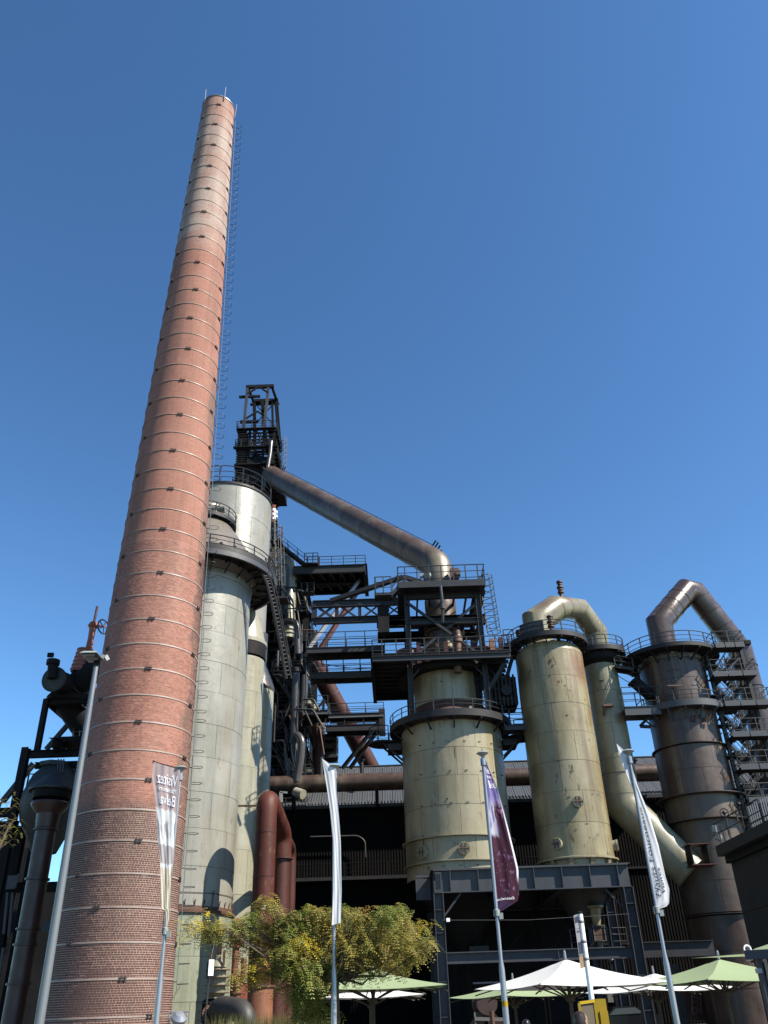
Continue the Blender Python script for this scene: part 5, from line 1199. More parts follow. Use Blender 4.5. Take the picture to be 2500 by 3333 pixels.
t = T('truss_bracket', 'small rusty lattice bracket on the lit wall under the parasols', 'bracket', P(2260, 3260, 66))
for k in range(4): a, b = P(2252, 3222 + k * 18, 66), P(2276, 3232 + k * 18, 66); part(t, 'lattice', MB().bar(a, b, .06, .06).bar(V(b.x, 66, b.z), V(a.x, 66, b.z - .3), .06, .06), 'rustdk', False)
for px in (2250, 2278): rod(t, 'leg', P(px, 3215, 66), P(px + 3, 3300, 66), .1, 'rustdk')
part(t, 'plate', MB().box(P(2266, 3265, 66.4), (1.5, .05, 2.0)), 'redpipe2', False)
# ================================================================== BUILDING AT THE LOWER RIGHT
t = T('dark_storehouse', 'dark slab sided building with a thick roof edge at the lower right', 'building', P(2445, 3088, 50) * 1)
hz = P(2328, 2755, 50).z; f0 = V(*P(2328, 2755, 50)); f1 = PZ(2500, 2668, hz)
dr = (f1 - f0).normalized(); f2 = f0 + dr * 26; nrm = V(dr.y, -dr.x, 0)
if nrm.x < 0: nrm = -nrm
wc = P(2375, 2790, 50.0); wtop = hz - .6
w0 = f0 + (wc - f0).dot(dr) * dr; w0 = V(w0.x, w0.y, 0) + nrm * ((wc - f0).dot(nrm)); w1_ = w0 + dr * 22
for i in range(11):
    a = w0.lerp(w1_, i / 11); b = w0.lerp(w1_, (i + 1) / 11) - dr * .02
    for j in range(3): part(t, 'wall_panel', MB().prism([a + V(0, 0, j * wtop / 3), b + V(0, 0, j * wtop / 3), b + V(0, 0, (j + 1) * wtop / 3 - .02), a + V(0, 0, (j + 1) * wtop / 3 - .02)], nrm * .2), 'darkwall', False)
part(t, 'body', MB().prism([w0 + nrm * .25, w1_ + nrm * .25, w1_ + nrm * 9, w0 + nrm * 9], V(0, 0, wtop)), 'darkwall', False)
part(t, 'fascia', MB().prism([f0 + V(0, 0, -.55), f2 + V(0, 0, -.55), f2 + nrm * 10 + V(0, 0, -.55), f0 + nrm * 10 + V(0, 0, -.55)], V(0, 0, .55)), 'darkwall', False)
part(t, 'soffit_beam', MB().bar(w0 + V(0, 0, wtop - .15) - nrm * .15, w1_ + V(0, 0, wtop - .15) - nrm * .15, .25, .35), 'black', False)
railing(t, [f0 + dr * .1 + V(0, 0, 0) + nrm * .6, f0 + dr * .1, f0 + dr * 7], h=1.1, n=2, step=1.4, th=.07, mat='frame_dk')
rl = part(t, 'grille', MB().bar(f0 + dr * 5.0 + V(0, 0, .2), f0 + dr * 8 + V(0, 0, .2), .06, .06), 'frame_dk', False)
for k in range(12): q = f0 + dr * (5 + k * .27) + nrm * .3; barinst(rl, 'bar', q, q + V(0, 0, 1.15), .06, .06, 'rail_lt', V(0, 1, 0))
t = T('roof_flood_lamp', 'pale floodlight at the railing corner of the dark building roof', 'lamp', f0 + dr * .8)
q = f0 + dr * .8 + V(0, 0, .35)
part(t, 'arm', MB().bar(q - V(0, 0, .3), q + V(-.05, 0, .5), .08, .08), 'lamphead', False); part(t, 'head', MB().box(q + V(-.1, 0, .45), (.25, .2, .35)).box(q, (.3, .25, .3), Matrix.Rotation(.5, 3, 'Y')), 'lamphead', False)
for i, (k, l) in enumerate(((2.4, 'nearer'), (4.6, 'farther'))):
    q = f0 + dr * k + V(0, 0, 1.35); t = T('round_roof_valve', 'small dark round valve on the roof railing, %s to the floodlight' % ('nearest' if i == 0 else 'second nearest'), 'valve', q)
    part(t, 'wheel', MB().lathe([(.2, -.03), (.24, -.03), (.24, .03), (.2, .03), (.2, -.03)], q, 16, axis=(-.3, -1, .1)).lathe([(0, -.1), (.1, -.06), (.1, .1), (0, .15)], q, 10, axis=(-.3, -1, .1)).box(q, (.4, .04, .04)), 'dark'); part(t, 'stem', MB().tube([q, q - V(0, 0, 1.2)], .04, 6), 'dark')
# ================================================================== STRUCTURE AT THE LEFT EDGE
t = T('left_steel_frame', 'tall dark steel frame standing behind the chimney at the left edge', 'steel frame', V(-21.5, 50, 0))
xA = -21.55; zA0, zA1 = P(138, 2277, 50).z, P(108, 2445, 50).z
beam(t, 'column', V(xA, 50, zA1 - .3), V(xA, 50, zA0), .3, .34, 'black', V(0, 1, 0))
beam(t, 'top_beam', V(xA, 50, zA0 - .15), V(-17, 50, zA0 - .15), .4, .36, 'black'); beam(t, 'top_beam', V(xA, 53, zA0 - .15), V(-17, 53, zA0 - .15), .4, .36, 'black')
for k in range(3): beam(t, 'tie', V(xA + k * 2, 50, zA0 - .15), V(xA + k * 2, 53, zA0 - .15), .2, .3, 'black')
for x, y, z in ((-22.05, 49.6, zA1 + .1), (-21.2, 52.5, zA1)): beam(t, 'column', V(x, y, 0), V(x, y, z), .42, .42, 'black', V(0, 1, 0))
zb_ = P(200, 2452, 49.6).z
for y in (49.6, 52.5): beam(t, 'beam', V(-22.05, y, zb_), V(-15, y, zb_), .35, .42, 'black')
zb2 = P(180, 2490, 50).z
for y in (50, 52): beam(t, 'beam', V(-21.5, y, zb2), V(-15, y, zb2), .3, .35, 'black')
beam(t, 'hoist_beam', P(172, 2415, 48.4), P(215, 2435, 52.5), .5, .5, 'black'); beam(t, 'hoist_beam', P(172, 2440, 49.4), P(200, 2436, 49.4), .3, .3, 'black')
rod(t, 'brace', P(240, 2337, 53), P(150, 2440, 53), .26, 'frame_dk'); rod(t, 'brace', P(211, 2340, 53.4), P(285, 2392, 53.4), .26, 'frame_dk'); rod(t, 'brace', P(110, 2485, 52), P(8, 2610, 52), .3, 'frame_dk'); rod(t, 'brace', P(128, 2512, 52), P(146, 2530, 52), .18, 'frame_dk')
p = P(262, 2422, 52); part(t, 'deck', MB().box(p, (2.0, 2.5, .3)), 'black', False); railing(t, [P(233, 2416, 51.5), P(276, 2416, 51.5)], h=1.0, step=.5, th=.06)
railing(t, [P(83, 2580, 51), P(104, 2580, 51)], h=1.1, n=3, step=.4, th=.07)
for (x0_, x1_, y_) in ((-12, 48, 2646), (-12, 60, 2690), (20, 135, 2890), (135, 210, 2888)):
    a = P(x0_, y_, 50.5); b = P(x1_, y_, 50.5); b.z = a.z; beam(t, 'beam', a, b, .4, .5, 'black')
for (x, y0_, y1_, Y) in ((75, 2690, 3333, 51), (40, 2780, 3333, 51.5), (120, 2700, 3333, 53)): a = P(x, y0_, Y); part(t, 'column', MB().ibeam(V(a.x, Y, 0), V(a.x, Y, a.z), .4, .5, .04, V(0, 1, 0)), 'black', False)
for (x, y0_, y1_) in ((56, 2845, 2890), (20, 2905, 3040), (36, 2905, 3050), (6, 3085, 3170)): rod(t, 'light_flange', P(x + 5, y0_, 49.4), P(x - 8, y1_, 49.4), .12, 'frame')
part(t, 'gusset_plate', MB().box(P(38, 2872, 49.5), (.5, .1, .7)).box(P(150, 3016, 49.5), (.42, .1, .5)), 'frame', False)
m = MB(); 
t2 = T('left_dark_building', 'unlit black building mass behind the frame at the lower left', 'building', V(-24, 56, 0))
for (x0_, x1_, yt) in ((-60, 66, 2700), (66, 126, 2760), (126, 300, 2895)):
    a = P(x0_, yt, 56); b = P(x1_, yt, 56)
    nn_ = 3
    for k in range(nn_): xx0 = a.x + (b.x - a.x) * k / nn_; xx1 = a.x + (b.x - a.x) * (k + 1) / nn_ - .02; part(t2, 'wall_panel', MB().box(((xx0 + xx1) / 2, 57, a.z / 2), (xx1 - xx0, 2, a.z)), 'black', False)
t = T('gas_vessel', 'big rounded grey vessel hanging in the left steel frame', 'vessel', P(160, 2600, 50))
q = P(172, 2600, 50.2)
part(t, 'body', MB().lathe([(.3, 2.1), (.7, 2.0), (1.35, 1.3), (1.75, .2), (1.8, -.5), (1.6, -1.3), (1.0, -2.3), (.7, -3.0)], V(q.x, 50.2, q.z), 36), 'vessel', ang=50)
part(t, 'hood', MB().lathe([(.1, .75), (.5, .65), (1.28, -.1), (1.28, -.2), (1.1, -.2)], V(*P(172, 2565, 47.2)), 12), 'vessel')
part(t, 'opening', MB().lathe([(1.1, 0), (1.0, -.5)], V(*P(172, 2572, 47.2)), 20), 'black')
part(t, 'crown', MB().lathe([(.5, 0), (1.0, .1), (1.0, .35), (.4, .4)], V(*P(180, 2505, 50.2)), 8), 'vessel')
for k in range(3): rod(t, 'hanger', P(190 + k * 9, 2470, 49), P(188 + k * 8, 2516, 49), .06, 'frame')
t = T('rust_funnel_pipe', 'fat rusty vertical pipe with a flared funnel mouth at the lower left', 'pipe', V(P(150, 2700, 46).x, 46, 0))
q = P(171, 2619, 46); ax = V(q.x - .12, 46, 0)
part(t, 'funnel', MB().lathe([(.9, q.z + .1), (.95, q.z + .1), (1.0, q.z + .02), (.97, q.z - .1), (.62, q.z - .5), (.56, q.z - 1.2), (.62, q.z - 1.25), (.62, q.z - 1.33), (.5, q.z - 1.36)], ax, 28), 'dimred')
part(t, 'pipe', MB().lathe([(.52, q.z - 1.36), (.52, 0)], ax, 28), 'dimred')
for z in (7.9, 5.6, 4.9, 3.2): part(t, 'collar', MB().lathe([(.52, z), (.62, z), (.62, z + .09), (.52, z + .09)], ax, 28), 'dimred')
t = T('blow_pipe', 'black T shaped gas pipe with a bolted round end cap above the left frame', 'pipe', P(200, 2230, 50))
c1 = P(176, 2211, 48.6); c2 = P(240, 2240, 51)
dpx = (c2 - c1).normalized()
pipe(t, 'pipe', [c1, c1 + dpx * 4.2], .68, 'black', 26)
flange(t, 'end_cap', c1, dpx, .78, .14, 'vessel', 24); part(t, 'cap_nozzle', MB().tube([c1 - dpx * .25 + V(0, 0, .0), c1 - dpx * .35 + V(-.05, 0, 1.0)], .3, 14).tube([c1 - dpx * .35 + V(-.05, 0, .85), c1 - dpx * .35 + V(-.05, 0, 1.15)], .4, 14).box(c1 - dpx * .35 + V(-.3, 0, 1.5), (.35, .2, .25)), 'black')
e0 = P(225, 2245, 50.6); e1 = P(330, 2165, 50.2); de = (e1 - e0).normalized()
pipe(t, 'branch', [e0 - de * .3, e1], .75, 'black', 26); flange(t, 'flange', e0 + de * .9, de, .86, .12, 'black', 24); flange(t, 'flange', e0 + de * .5, de, .84, .1, 'vessel', 0)
pipe(t, 'slanting_duct', [P(195, 2240, 51.2), P(300, 2390, 52.5)], .95, 'black', 24)
rod(t, 'saddle', P(172, 2262, 50), P(300, 2270, 50), .35, 'black')
t = T('orange_gate_valve', 'orange red gate valve with bellows, tall stem and handwheel above the street lamp', 'valve', P(268, 2180, 50.3))
a = P(262, 2190, 50.3); b = P(280, 2118, 50.3)
pipe(t, 'bellows_pipe', [a, b], [.62, .52], 'orange', 24)
dd = (b - a).normalized()
for k in range(6): p = a + dd * (.15 + k * .27); part(t, 'bellows_ring', MB().tube([p - dd * .045, p + dd * .045], .68 - k * .022, 24), 'orange')
s0, s1, s2q = P(290, 2108, 50.3), P(302, 2045, 50.3), P(317, 1974, 50.3)
pipe(t, 'yoke', [s0, s0.lerp(s1, .5), s1], [.22, .19, .22], 'orange', 16)
part(t, 'gear_head', MB().tube([s1, s1 + (s2q - s1).normalized() * .14, s1 + (s2q - s1).normalized() * .42], [.24, .36, .22], 12), 'orange')
pipe(t, 'stem', [s1, s2q], .085, 'redpipe2', 10)
hw = P(336, 2040, 50.0); pipe(t, 'wheel_shaft', [s1 + V(0, 0, .25), hw + V(.1, 0, 0)], .07, 'orange', 8)
ca = V(.9, -.45, 0).normalized(); s_ = V(-ca.y, ca.x, 0); ring = [hw + (s_ * math.cos(2 * PI * k / 24) + V(0, 0, 1) * math.sin(2 * PI * k / 24)) * .47 for k in range(24)]
m = MB().tube(ring, .05, 6, closed=True)
for k in range(5): q = hw + (s_ * math.cos(2 * PI * k / 5) + V(0, 0, 1) * math.sin(2 * PI * k / 5)) * .46; m.tube([hw, q], .035, 5)
part(t, 'handwheel', m, 'navy')
# ================================================================== STREET LAMP
t = T('street_lamp', 'tall grey street lamp with a boxy slanted head in front of the chimney', 'street lamp', V(-4.69, 12.5, 0))
zt_ = P(316, 2150, 12.5).z
part(t, 'post', MB().lathe([(.075, 0), (.075, .5), (.066, .6), (.058, 3), (.038, zt_ - .05)], V(-4.69, 12.5, 0), 24), 'lampgrey')
part(t, 'collar', MB().lathe([(.05, 0), (.052, .02), (.052, .1), (.035, .12), (.035, .2)], V(-4.69, 12.5, zt_ - .1), 16), 'black')
hc = P(305, 2136, 12.35)
A, B, Cc, Dd = P(259, 2122, 12.2), P(318, 2120, 12.2), P(340, 2154, 12.75), P(288, 2155, 12.75)
zz = hc.z
for q in (A, B, Cc, Dd): pass
A, B, Cc, Dd = [PZ(x, y, zz) for (x, y) in ((258, 2124), (316, 2123), (341, 2152), (288, 2156))]
m = MB(); topo = [q + V(0, 0, .05) + (((A + B + Cc + Dd) / 4) - q) * .3 for q in (A, B, Cc, Dd)]
m.add([A, B, Cc, Dd] + topo, [(0, 1, 2, 3), (7, 6, 5, 4), (0, 4, 5, 1), (1, 5, 6, 2), (2, 6, 7, 3), (3, 7, 4, 0)])
hd = part(t, 'lamp_head', m, 'lamphead', False)
c_ = (A + B + Cc + Dd) / 4; ins = [c_ + (q - c_) * .82 - V(0, 0, .006) for q in (A, B, Cc, Dd)]
part(hd, 'glass', MB().prism(ins, V(0, 0, -.015)), 'glass', False)
part(hd, 'reflector', MB().lathe([(0, .0), (.09, -.004), (.1, 0)], c_ + V(-.0, 0, -.024), 20), 'signgrey')
q = PZ(337, 2139, zz + .02); part(hd, 'tilt_bracket', MB().box(q, (.05, .08, .06), Matrix.Rotation(.5, 3, 'Y')).bar(q + V(.03, 0, .03), q + V(.07, .03, -.04), .02, .06).tube([c_ + V(.05, 0, -.02), V(-4.69, 12.5, zt_ + .05)], .03, 10), 'lamphead', False)
# ================================================================== FLAGS
def resample(pl, t):
    """point on polyline at relative length t"""
    L = [0]
    for a, b in zip(pl, pl[1:]): L.append(L[-1] + math.hypot(b[0] - a[0], b[1] - a[1]))
    s = t * L[-1]
    for i in range(len(pl) - 1):
        if s <= L[i + 1] + 1e-9: k = (s - L[i]) / (L[i + 1] - L[i]); return (pl[i][0] + (pl[i + 1][0] - pl[i][0]) * k, pl[i][1] + (pl[i + 1][1] - pl[i][1]) * k)
    return pl[-1]
class Cloth:
    def __init__(s, left, right, Y, folds=2.2, amp=.07, ph=0., slant=1.0): s.l, s.r, s.Y, s.fo, s.am, s.ph, s.sl = left, right, Y, folds, amp, ph, slant
    def pt(s, u, t, off=0.):
        a = resample(s.l, t); b = resample(s.r, t)
        x = a[0] + (b[0] - a[0]) * u; y = a[1] + (b[1] - a[1]) * u
        q = min(1, abs(b[0] - a[0]) / 40)
        d = (math.sin((u * s.fo + t * s.sl) * 2 * PI + s.ph) * .6 + math.sin((u * s.fo * 2.3 - t * 2.1 * s.sl) * 2 * PI + 1) * .25) * s.am * q
        return P(x, y, s.Y + d + off)
    def build(s, t, mat, nu=26, nv=90):
        vs, fs, uvs = [], [], []
        for side in (0, 1):
            for j in range(nv + 1):
                for i in range(nu + 1): vs.append(s.pt(i / nu, j / nv, .004 * side))
        w = nu + 1; h = (nv + 1) * w
        for j in range(nv):
            for i in range(nu):
                a = j * w + i; fs.append((a, a + w, a + w + 1, a + 1)); fs.append((h + a, h + a + 1, h + a + w + 1, h + a + w))
        for j in range(nv):
            for i in (0, nu): a = j * w + i; fs.append((a, a + w, h + a + w, h + a))
        for i in range(nu):
            for j in (0, nv): a = j * w + i; fs.append((a, a + 1, h + a + 1, h + a))
        off = root_of(t).location
        me = bpy.data.meshes.new('cloth'); me.from_pydata([v - off for v in vs], [], fs); me.materials.append(M[mat]); me.shade_smooth()
        uvl = me.uv_layers.new(name='UVMap'); co = []
        for l in me.loops: k = l.vertex_index % h; co += [(k % w) / nu, 1 - (k // w) / nv]
        uvl.data.foreach_set('uv', co); me.set_sharp_from_angle(angle=math.radians(60)); me.update()
        return link(bpy.data.objects.new('cloth', me), t)
def text_mesh(s):
    c_ = bpy.data.curves.new('text', 'FONT'); c_.body = s; c_.size = 1; c_.resolution_u = 3
    o_ = bpy.data.objects.new('text', c_); COL.objects.link(o_); bpy.context.view_layer.update()
    me = bpy.data.meshes.new_from_object(o_.evaluated_get(bpy.context.evaluated_depsgraph_get()))
    bpy.data.objects.remove(o_)
    bm = bmesh.new(); bm.from_mesh(me); bmesh.ops.triangulate(bm, faces=bm.faces); bmesh.ops.subdivide_edges(bm, edges=[e for e in bm.edges if e.calc_length() > .25], cuts=2); bmesh.ops.triangulate(bm, faces=bm.faces)
    vs = [v.co.copy() for v in bm.verts]; fs = [tuple(v.index for v in f.verts) for f in bm.faces]; bm.free()
    x1 = max(v.x for v in vs); return [V(v.x / x1, v.y, 0) for v in vs], fs
def letter(t, cloth, s, fn, mat, name='lettering', off=-.012):
    """fn maps (x 0..1 along the text, y 0..1 cap height) to cloth (u, t)"""
    vs, fs = text_mesh(s); m = MB()
    m.add([cloth.pt(*fn(v.x, v.y / .73), off) for v in vs], fs); return part(t, name, m, mat, False)
def flagmat(name, kind):
    n = NT(name); uvn = n.N("ShaderNodeUVMap"); sp = n.N("ShaderNodeSeparateXYZ"); n.L(uvn.outputs[0], sp.inputs[0]); u, v = sp.outputs[0], n.math('SUBTRACT', 1.0, sp.outputs[1])
    nz = n.N("ShaderNodeTexNoise"); nz.inputs['Scale'].default_value = 9; nz.inputs['Detail'].default_value = 6; n.L(uvn.outputs[0], nz.inputs['Vector']); nz = nz.outputs[0]
    st = n.N("ShaderNodeTexNoise"); st.inputs['Scale'].default_value = 1; st.inputs['Detail'].default_value = 4
    mp = n.N("ShaderNodeVectorMath", operation='MULTIPLY'); n.L(uvn.outputs[0], mp.inputs[0]); mp.inputs[1].default_value = (9, 34, 1); n.L(mp.outputs[0], st.inputs['Vector']); st = st.outputs[0]
    if kind == 'purple':
        c = n.mix(n.ramp(v, 0, .28), (.085, .04, .15), (.20, .17, .42))
        cl_ = n.math('MULTIPLY', n.ramp(v, .27, .36), n.ramp(nz, .42, .55))
        c = n.mix(cl_, c, (.52, .50, .56))
        edge = n.math('ADD', u, n.math('MULTIPLY_ADD', nz, .3, -.15))
        mar = n.math('MULTIPLY', n.ramp(edge, .44, .5), n.ramp(v, .3, .36))
        mar = n.math('MAXIMUM', mar, n.ramp(n.math('ADD', v, n.math('MULTIPLY', nz, .06)), .54, .57))
        c = n.mix(mar, c, (.060, .014, .032))
        lat = n.math('MULTIPLY', n.math('MULTIPLY', n.ramp(u, .5, .6), n.math('SUBTRACT', 1.0, n.ramp(v, .36, .42))), n.ramp(st, .52, .56)); c = n.mix(lat, c, (.50, .22, .38))
        win = n.math('MULTIPLY', n.math('MULTIPLY', n.ramp(v, .58, .62), n.math('SUBTRACT', 1.0, n.ramp(v, .82, .86))), n.ramp(st, .58, .62)); c = n.mix(n.math('MULTIPLY', win, .5), c, (.30, .20, .36))
        c = n.mix(n.math('MULTIPLY', n.ramp(u, .92, .94), n.math('SUBTRACT', 1.0, n.ramp(v, .72, .78))), c, (.80, .76, .82))
        c = n.mix(n.ramp(v, .86, .93), c, (.06, .028, .08))
    else:
        w_ = n.math('ADD', v, n.math('MULTIPLY_ADD', nz, .06, -.03))
        c = n.mix(n.ramp(w_, .262, .28), (.52, .40, .385), (.80, .78, .76))
        c = n.mix(n.math('MULTIPLY', n.math('MULTIPLY', n.ramp(w_, .33, .36), n.math('SUBTRACT', 1.0, n.ramp(w_, .44, .47))), n.ramp(nz, .5, .56)), c, (.45, .42, .43))
        c = n.mix(n.math('MULTIPLY', n.ramp(w_, .485, .50), n.math('SUBTRACT', 1.0, n.ramp(w_, .60, .61))), c, (.47, .42, .41))
        c = n.mix(n.math('MULTIPLY', n.ramp(w_, .62, .64), 1.0), c, (.62, .55, .44))
        c = n.mix(n.math('MULTIPLY', n.math('MULTIPLY', n.ramp(w_, .66, .68), n.ramp(u, .45, .6)), n.ramp(nz, .5, .6)), c, (.36, .33, .22))
    n.col(c); n.fin(.7, 0, .25)
    tl = n.N("ShaderNodeBsdfTranslucent"); n.L(c, tl.inputs[0]); mx = n.N("ShaderNodeMixShader"); mx.inputs[0].default_value = .3
    n.L(n.b.outputs[0], mx.inputs[1]); n.L(tl.outputs[0], mx.inputs[2]); n.L(mx.outputs[0], n.out.inputs[0]); return n.m
M['flag_purple'] = flagmat('purple_print_cloth', 'purple'); M['flag_photo'] = flagmat('photo_print_cloth', 'photo')
def flagpole(name, label, top, X, Y, yb, band=None):
    zt_ = top.z; t = T(name, label, 'flag', V(X, Y, 0), 'banner flags in a row before the works')
    part(t, 'pole', MB().lathe([(.075, 0), (.07, 2.4), (.045, 2.6), (.04, zt_)], V(X, Y, 0), 14), 'alu')
    part(t, 'cap', MB().lathe([(0, .06), (.12, .04), (.17, 0), (.10, -.05), (.04, -.09), (.04, -.2)], V(X, Y, zt_), 18), 'lamphead')
    part(t, 'swivel', MB().lathe([(.05, 0), (.075, .02), (.075, .2), (.05, .22)], V(X, Y, zt_ - .35), 12), 'alu')
    q = P(0, 0, 1); zq = yb
    part(t, 'pole_clamp', MB().lathe([(.045, 0), (.08, .02), (.08, .16), (.045, .18)], V(X, Y, zq), 12).box(V(X + .1, Y - .02, zq + .02), (.1, .08, .14)), 'lamphead')
    part(t, 'halyard', MB().tube([V(X - .05, Y - .06, zt_ - .2), V(X - .05, Y - .06, zq)], .008, 4), 'black')
    if band: part(t, 'marker_band', MB().lathe([(.072, 0), (.072, .12)], V(X, Y, band), 14), 'yellowp')
    return t
FX = [-5.83, -1.6, 2.49, 6.5]
t = flagpole('banner_flag', 'photo print banner with mirrored white lettering hanging before the brick chimney', P(590, 2500, 23), FX[0], 23, P(534, 3045, 23).z)
c1_ = Cloth([(500, 2480), (495, 2527), (505, 2602), (513, 2712), (521, 2800), (526, 2957), (540, 2965), (541, 3015)], [(587, 2506), (577, 2611), (568, 2695), (562, 2801), (556, 2927), (553, 2991), (545, 3015)], 22.88, 1.7, .014)
c1_.build(t, 'flag_photo')
letter(t, c1_, 'Visitez', lambda x, y: (.93 - .74 * x, .115 - .075 * y), 'text_white'); letter(t, c1_, 'Massenoire', lambda x, y: (.93 - .72 * x, .158 - .032 * y), 'text_white'); letter(t, c1_, 'Belval', lambda x, y: (.93 - .74 * x, .24 - .07 * y), 'text_white')
part(t, 'top_batten', MB().tube([P(500, 2479, 22.97), P(590, 2504, 22.97)], .015, 6).tube([P(500, 2476, 22.97), P(500, 2484, 22.97)], .03, 6), 'black')
t = flagpole('banner_flag', 'plain white banner twisted round its pole in front of the hall', P(1092, 2494, 23), FX[1], 23, P(1084, 3000, 23).z)
Cloth([(1049, 2470), (1063, 2557), (1075, 2641), (1083, 2737), (1085, 2900), (1080, 3012)], [(1050, 2470), (1094, 2501), (1096, 2569), (1104, 2665), (1109, 2737), (1112, 2900), (1109, 3003)], 22.9, 1.2, .016, .6, .7).build(t, 'flag_white')
t = flagpole('banner_flag', 'purple and maroon photo banner in front of the dust catcher', P(1569, 2452, 23), FX[2], 23, P(1621, 2985, 23).z, P(1640, 3277, 23).z)
c3_ = Cloth([(1567, 2436), (1572, 2520), (1583, 2640), (1594, 2770), (1607, 2900), (1619, 2972)], [(1568.5, 2436), (1590, 2498), (1619, 2563), (1641, 2644), (1657, 2706), (1674, 2774), (1687, 2829), (1690, 2902), (1686, 2932), (1652, 2953), (1620, 2973)], 23, 1.2, .022, 2.0, .7)
c3_.build(t, 'flag_purple')
letter(t, c3_, 'www.fonds-belval.lu', lambda x, y: (.14 + .70 * x, .925 - .055 * x - .022 * y), 'text_white')
letter(t, c3_, 'Belval', lambda x, y: (.40 + .52 * x, .238 - .048 * y), 'text_white'); letter(t, c3_, 'Massenoire', lambda x, y: (.40 + .52 * x, .178 - .02 * y), 'text_white'); letter(t, c3_, 'Visitez', lambda x, y: (.40 + .50 * x, .150 - .04 * y), 'text_white')
t = flagpole('banner_flag', 'white banner with dark vertical lettering in front of the gas washers', P(2042, 2446, 23), FX[3], 23, P(2143, 2975, 23).z)
c4_ = Cloth([(2007, 2422), (2021, 2476), (2040, 2522), (2061, 2571), (2074, 2631), (2099, 2780), (2120, 2880), (2137, 2958)], [(2008, 2421), (2045, 2451), (2059, 2503), (2080, 2568), (2113, 2652), (2143, 2750), (2167, 2856), (2179, 2894), (2178, 2940), (2170, 2950), (2140, 2960)], 23, 1.1, .018, 3.6, .6)
c4_.build(t, 'flag_white')
letter(t, c4_, 'Hauts Fourneaux', lambda x, y: (.30 - .0 * x - .32 * (y - .5) * (1 - .1 * x) + .02, .915 - .53 * x), 'text_dark')
letter(t, c4_, 'Visites', lambda x, y: (.66 - .22 * (y - .5), .885 - .15 * x), 'text_dark')
# ================================================================== BUS STOP SIGN AND YELLOW BOX
SXp = 3.18; t = T('stop_sign', 'slim white post with a narrow grey and navy double sided sign board', 'sign', V(SXp, 16, 0))
zt_ = P(1889, 2975, 16).z
part(t, 'post', MB().lathe([(.045, 0), (.045, zt_)], V(SXp, 16, 0), 16), 'white'); part(t, 'cap', MB().lathe([(.047, 0), (.047, .03), (.0, .05)], V(SXp, 16, zt_), 14), 'black')
pl = [P(1867, 2980, 15.8), P(1881, 2975, 16.0), P(1899, 3106, 16.0), P(1885, 3112, 15.8)]
part(t, 'board', MB().prism(pl, V(.004, .03, 0)), 'signgrey', False)
def sub(pl, u0, u1, v0, v1, o=-.006):
    f = lambda u, v: (pl[0].lerp(pl[1], u)).lerp(pl[3].lerp(pl[2], u), v) + V(0, o, 0)
    return [f(u0, v0), f(u1, v0), f(u1, v1), f(u0, v1)]
for v0, v1 in ((.05, .20), (.68, .97)): part(t, 'board_print', MB().prism(sub(pl, .12, .9, v0, v1), V(0, .003, 0)), 'navy', False)
m = MB()
for k in range(5): m.prism(sub(pl, .2 + k * .13, .28 + k * .13, .40, .43 + .02 * (k % 3)), V(0, .003, 0))
part(t, 'board_print', m.prism(sub(pl, .1, .9, .345, .355), V(0, .003, 0)), 'navy', False)
pl2 = [P(1885, 3114, 15.8), P(1899, 3108, 16.0), P(1904, 3147, 16.0), P(1890, 3154, 15.8)]
part(t, 'lower_board', MB().prism(pl2, V(.004, .03, 0)), 'underside', False)
for yy in (3005, 3070, 3127): q = P(1893, yy, 16); part(t, 'clamp', MB().lathe([(.047, 0), (.052, .01), (.052, .035), (.047, .045)], V(SXp, 16, q.z), 12), 'signgrey')
t = T('yellow_post_box', 'bright yellow box beside a brown framed notice panel under the stop sign', 'box', V(3.2, 15.6, 0))
a, b, c_, d = P(1884, 3265, 15.2), P(1934, 3258, 15.4), P(1948, 3333, 15.4), P(1896, 3345, 15.2)
dn = V(0, 0, -1.3); 
part(t, 'panel', MB().prism([a, b, b + dn, a + dn], V(0, .06, 0)), 'signdark', False)
for (p, q) in ((a, b), (a, a + dn), (b, b + dn)): rod(t, 'frame', p + V(0, -.01, 0), q + V(0, -.01, 0), .04, 'yellowp')
e0_, e1_ = P(1935, 3252, 15.6), P(1967, 3250, 15.6); cx_ = (e0_ + e1_) / 2
part(t, 'box', MB().box(V(cx_.x + .02, 15.75, cx_.z - .75), (e1_.x - e0_.x, .28, 1.5)), 'yellowp', False)
part(t, 'box_door', MB().box(V(cx_.x + .03, 15.57, cx_.z - .42), ((e1_.x - e0_.x) * .8, .06, .5)), 'yellowp', False)
part(t, 'leg', MB().tube([V(cx_.x, 15.75, 0), V(cx_.x, 15.75, .9)], .04, 8).tube([V(a.x + .1, 15.25, 0), V(a.x + .1, 15.25, 1.0)], .03, 8), 'yellowp')
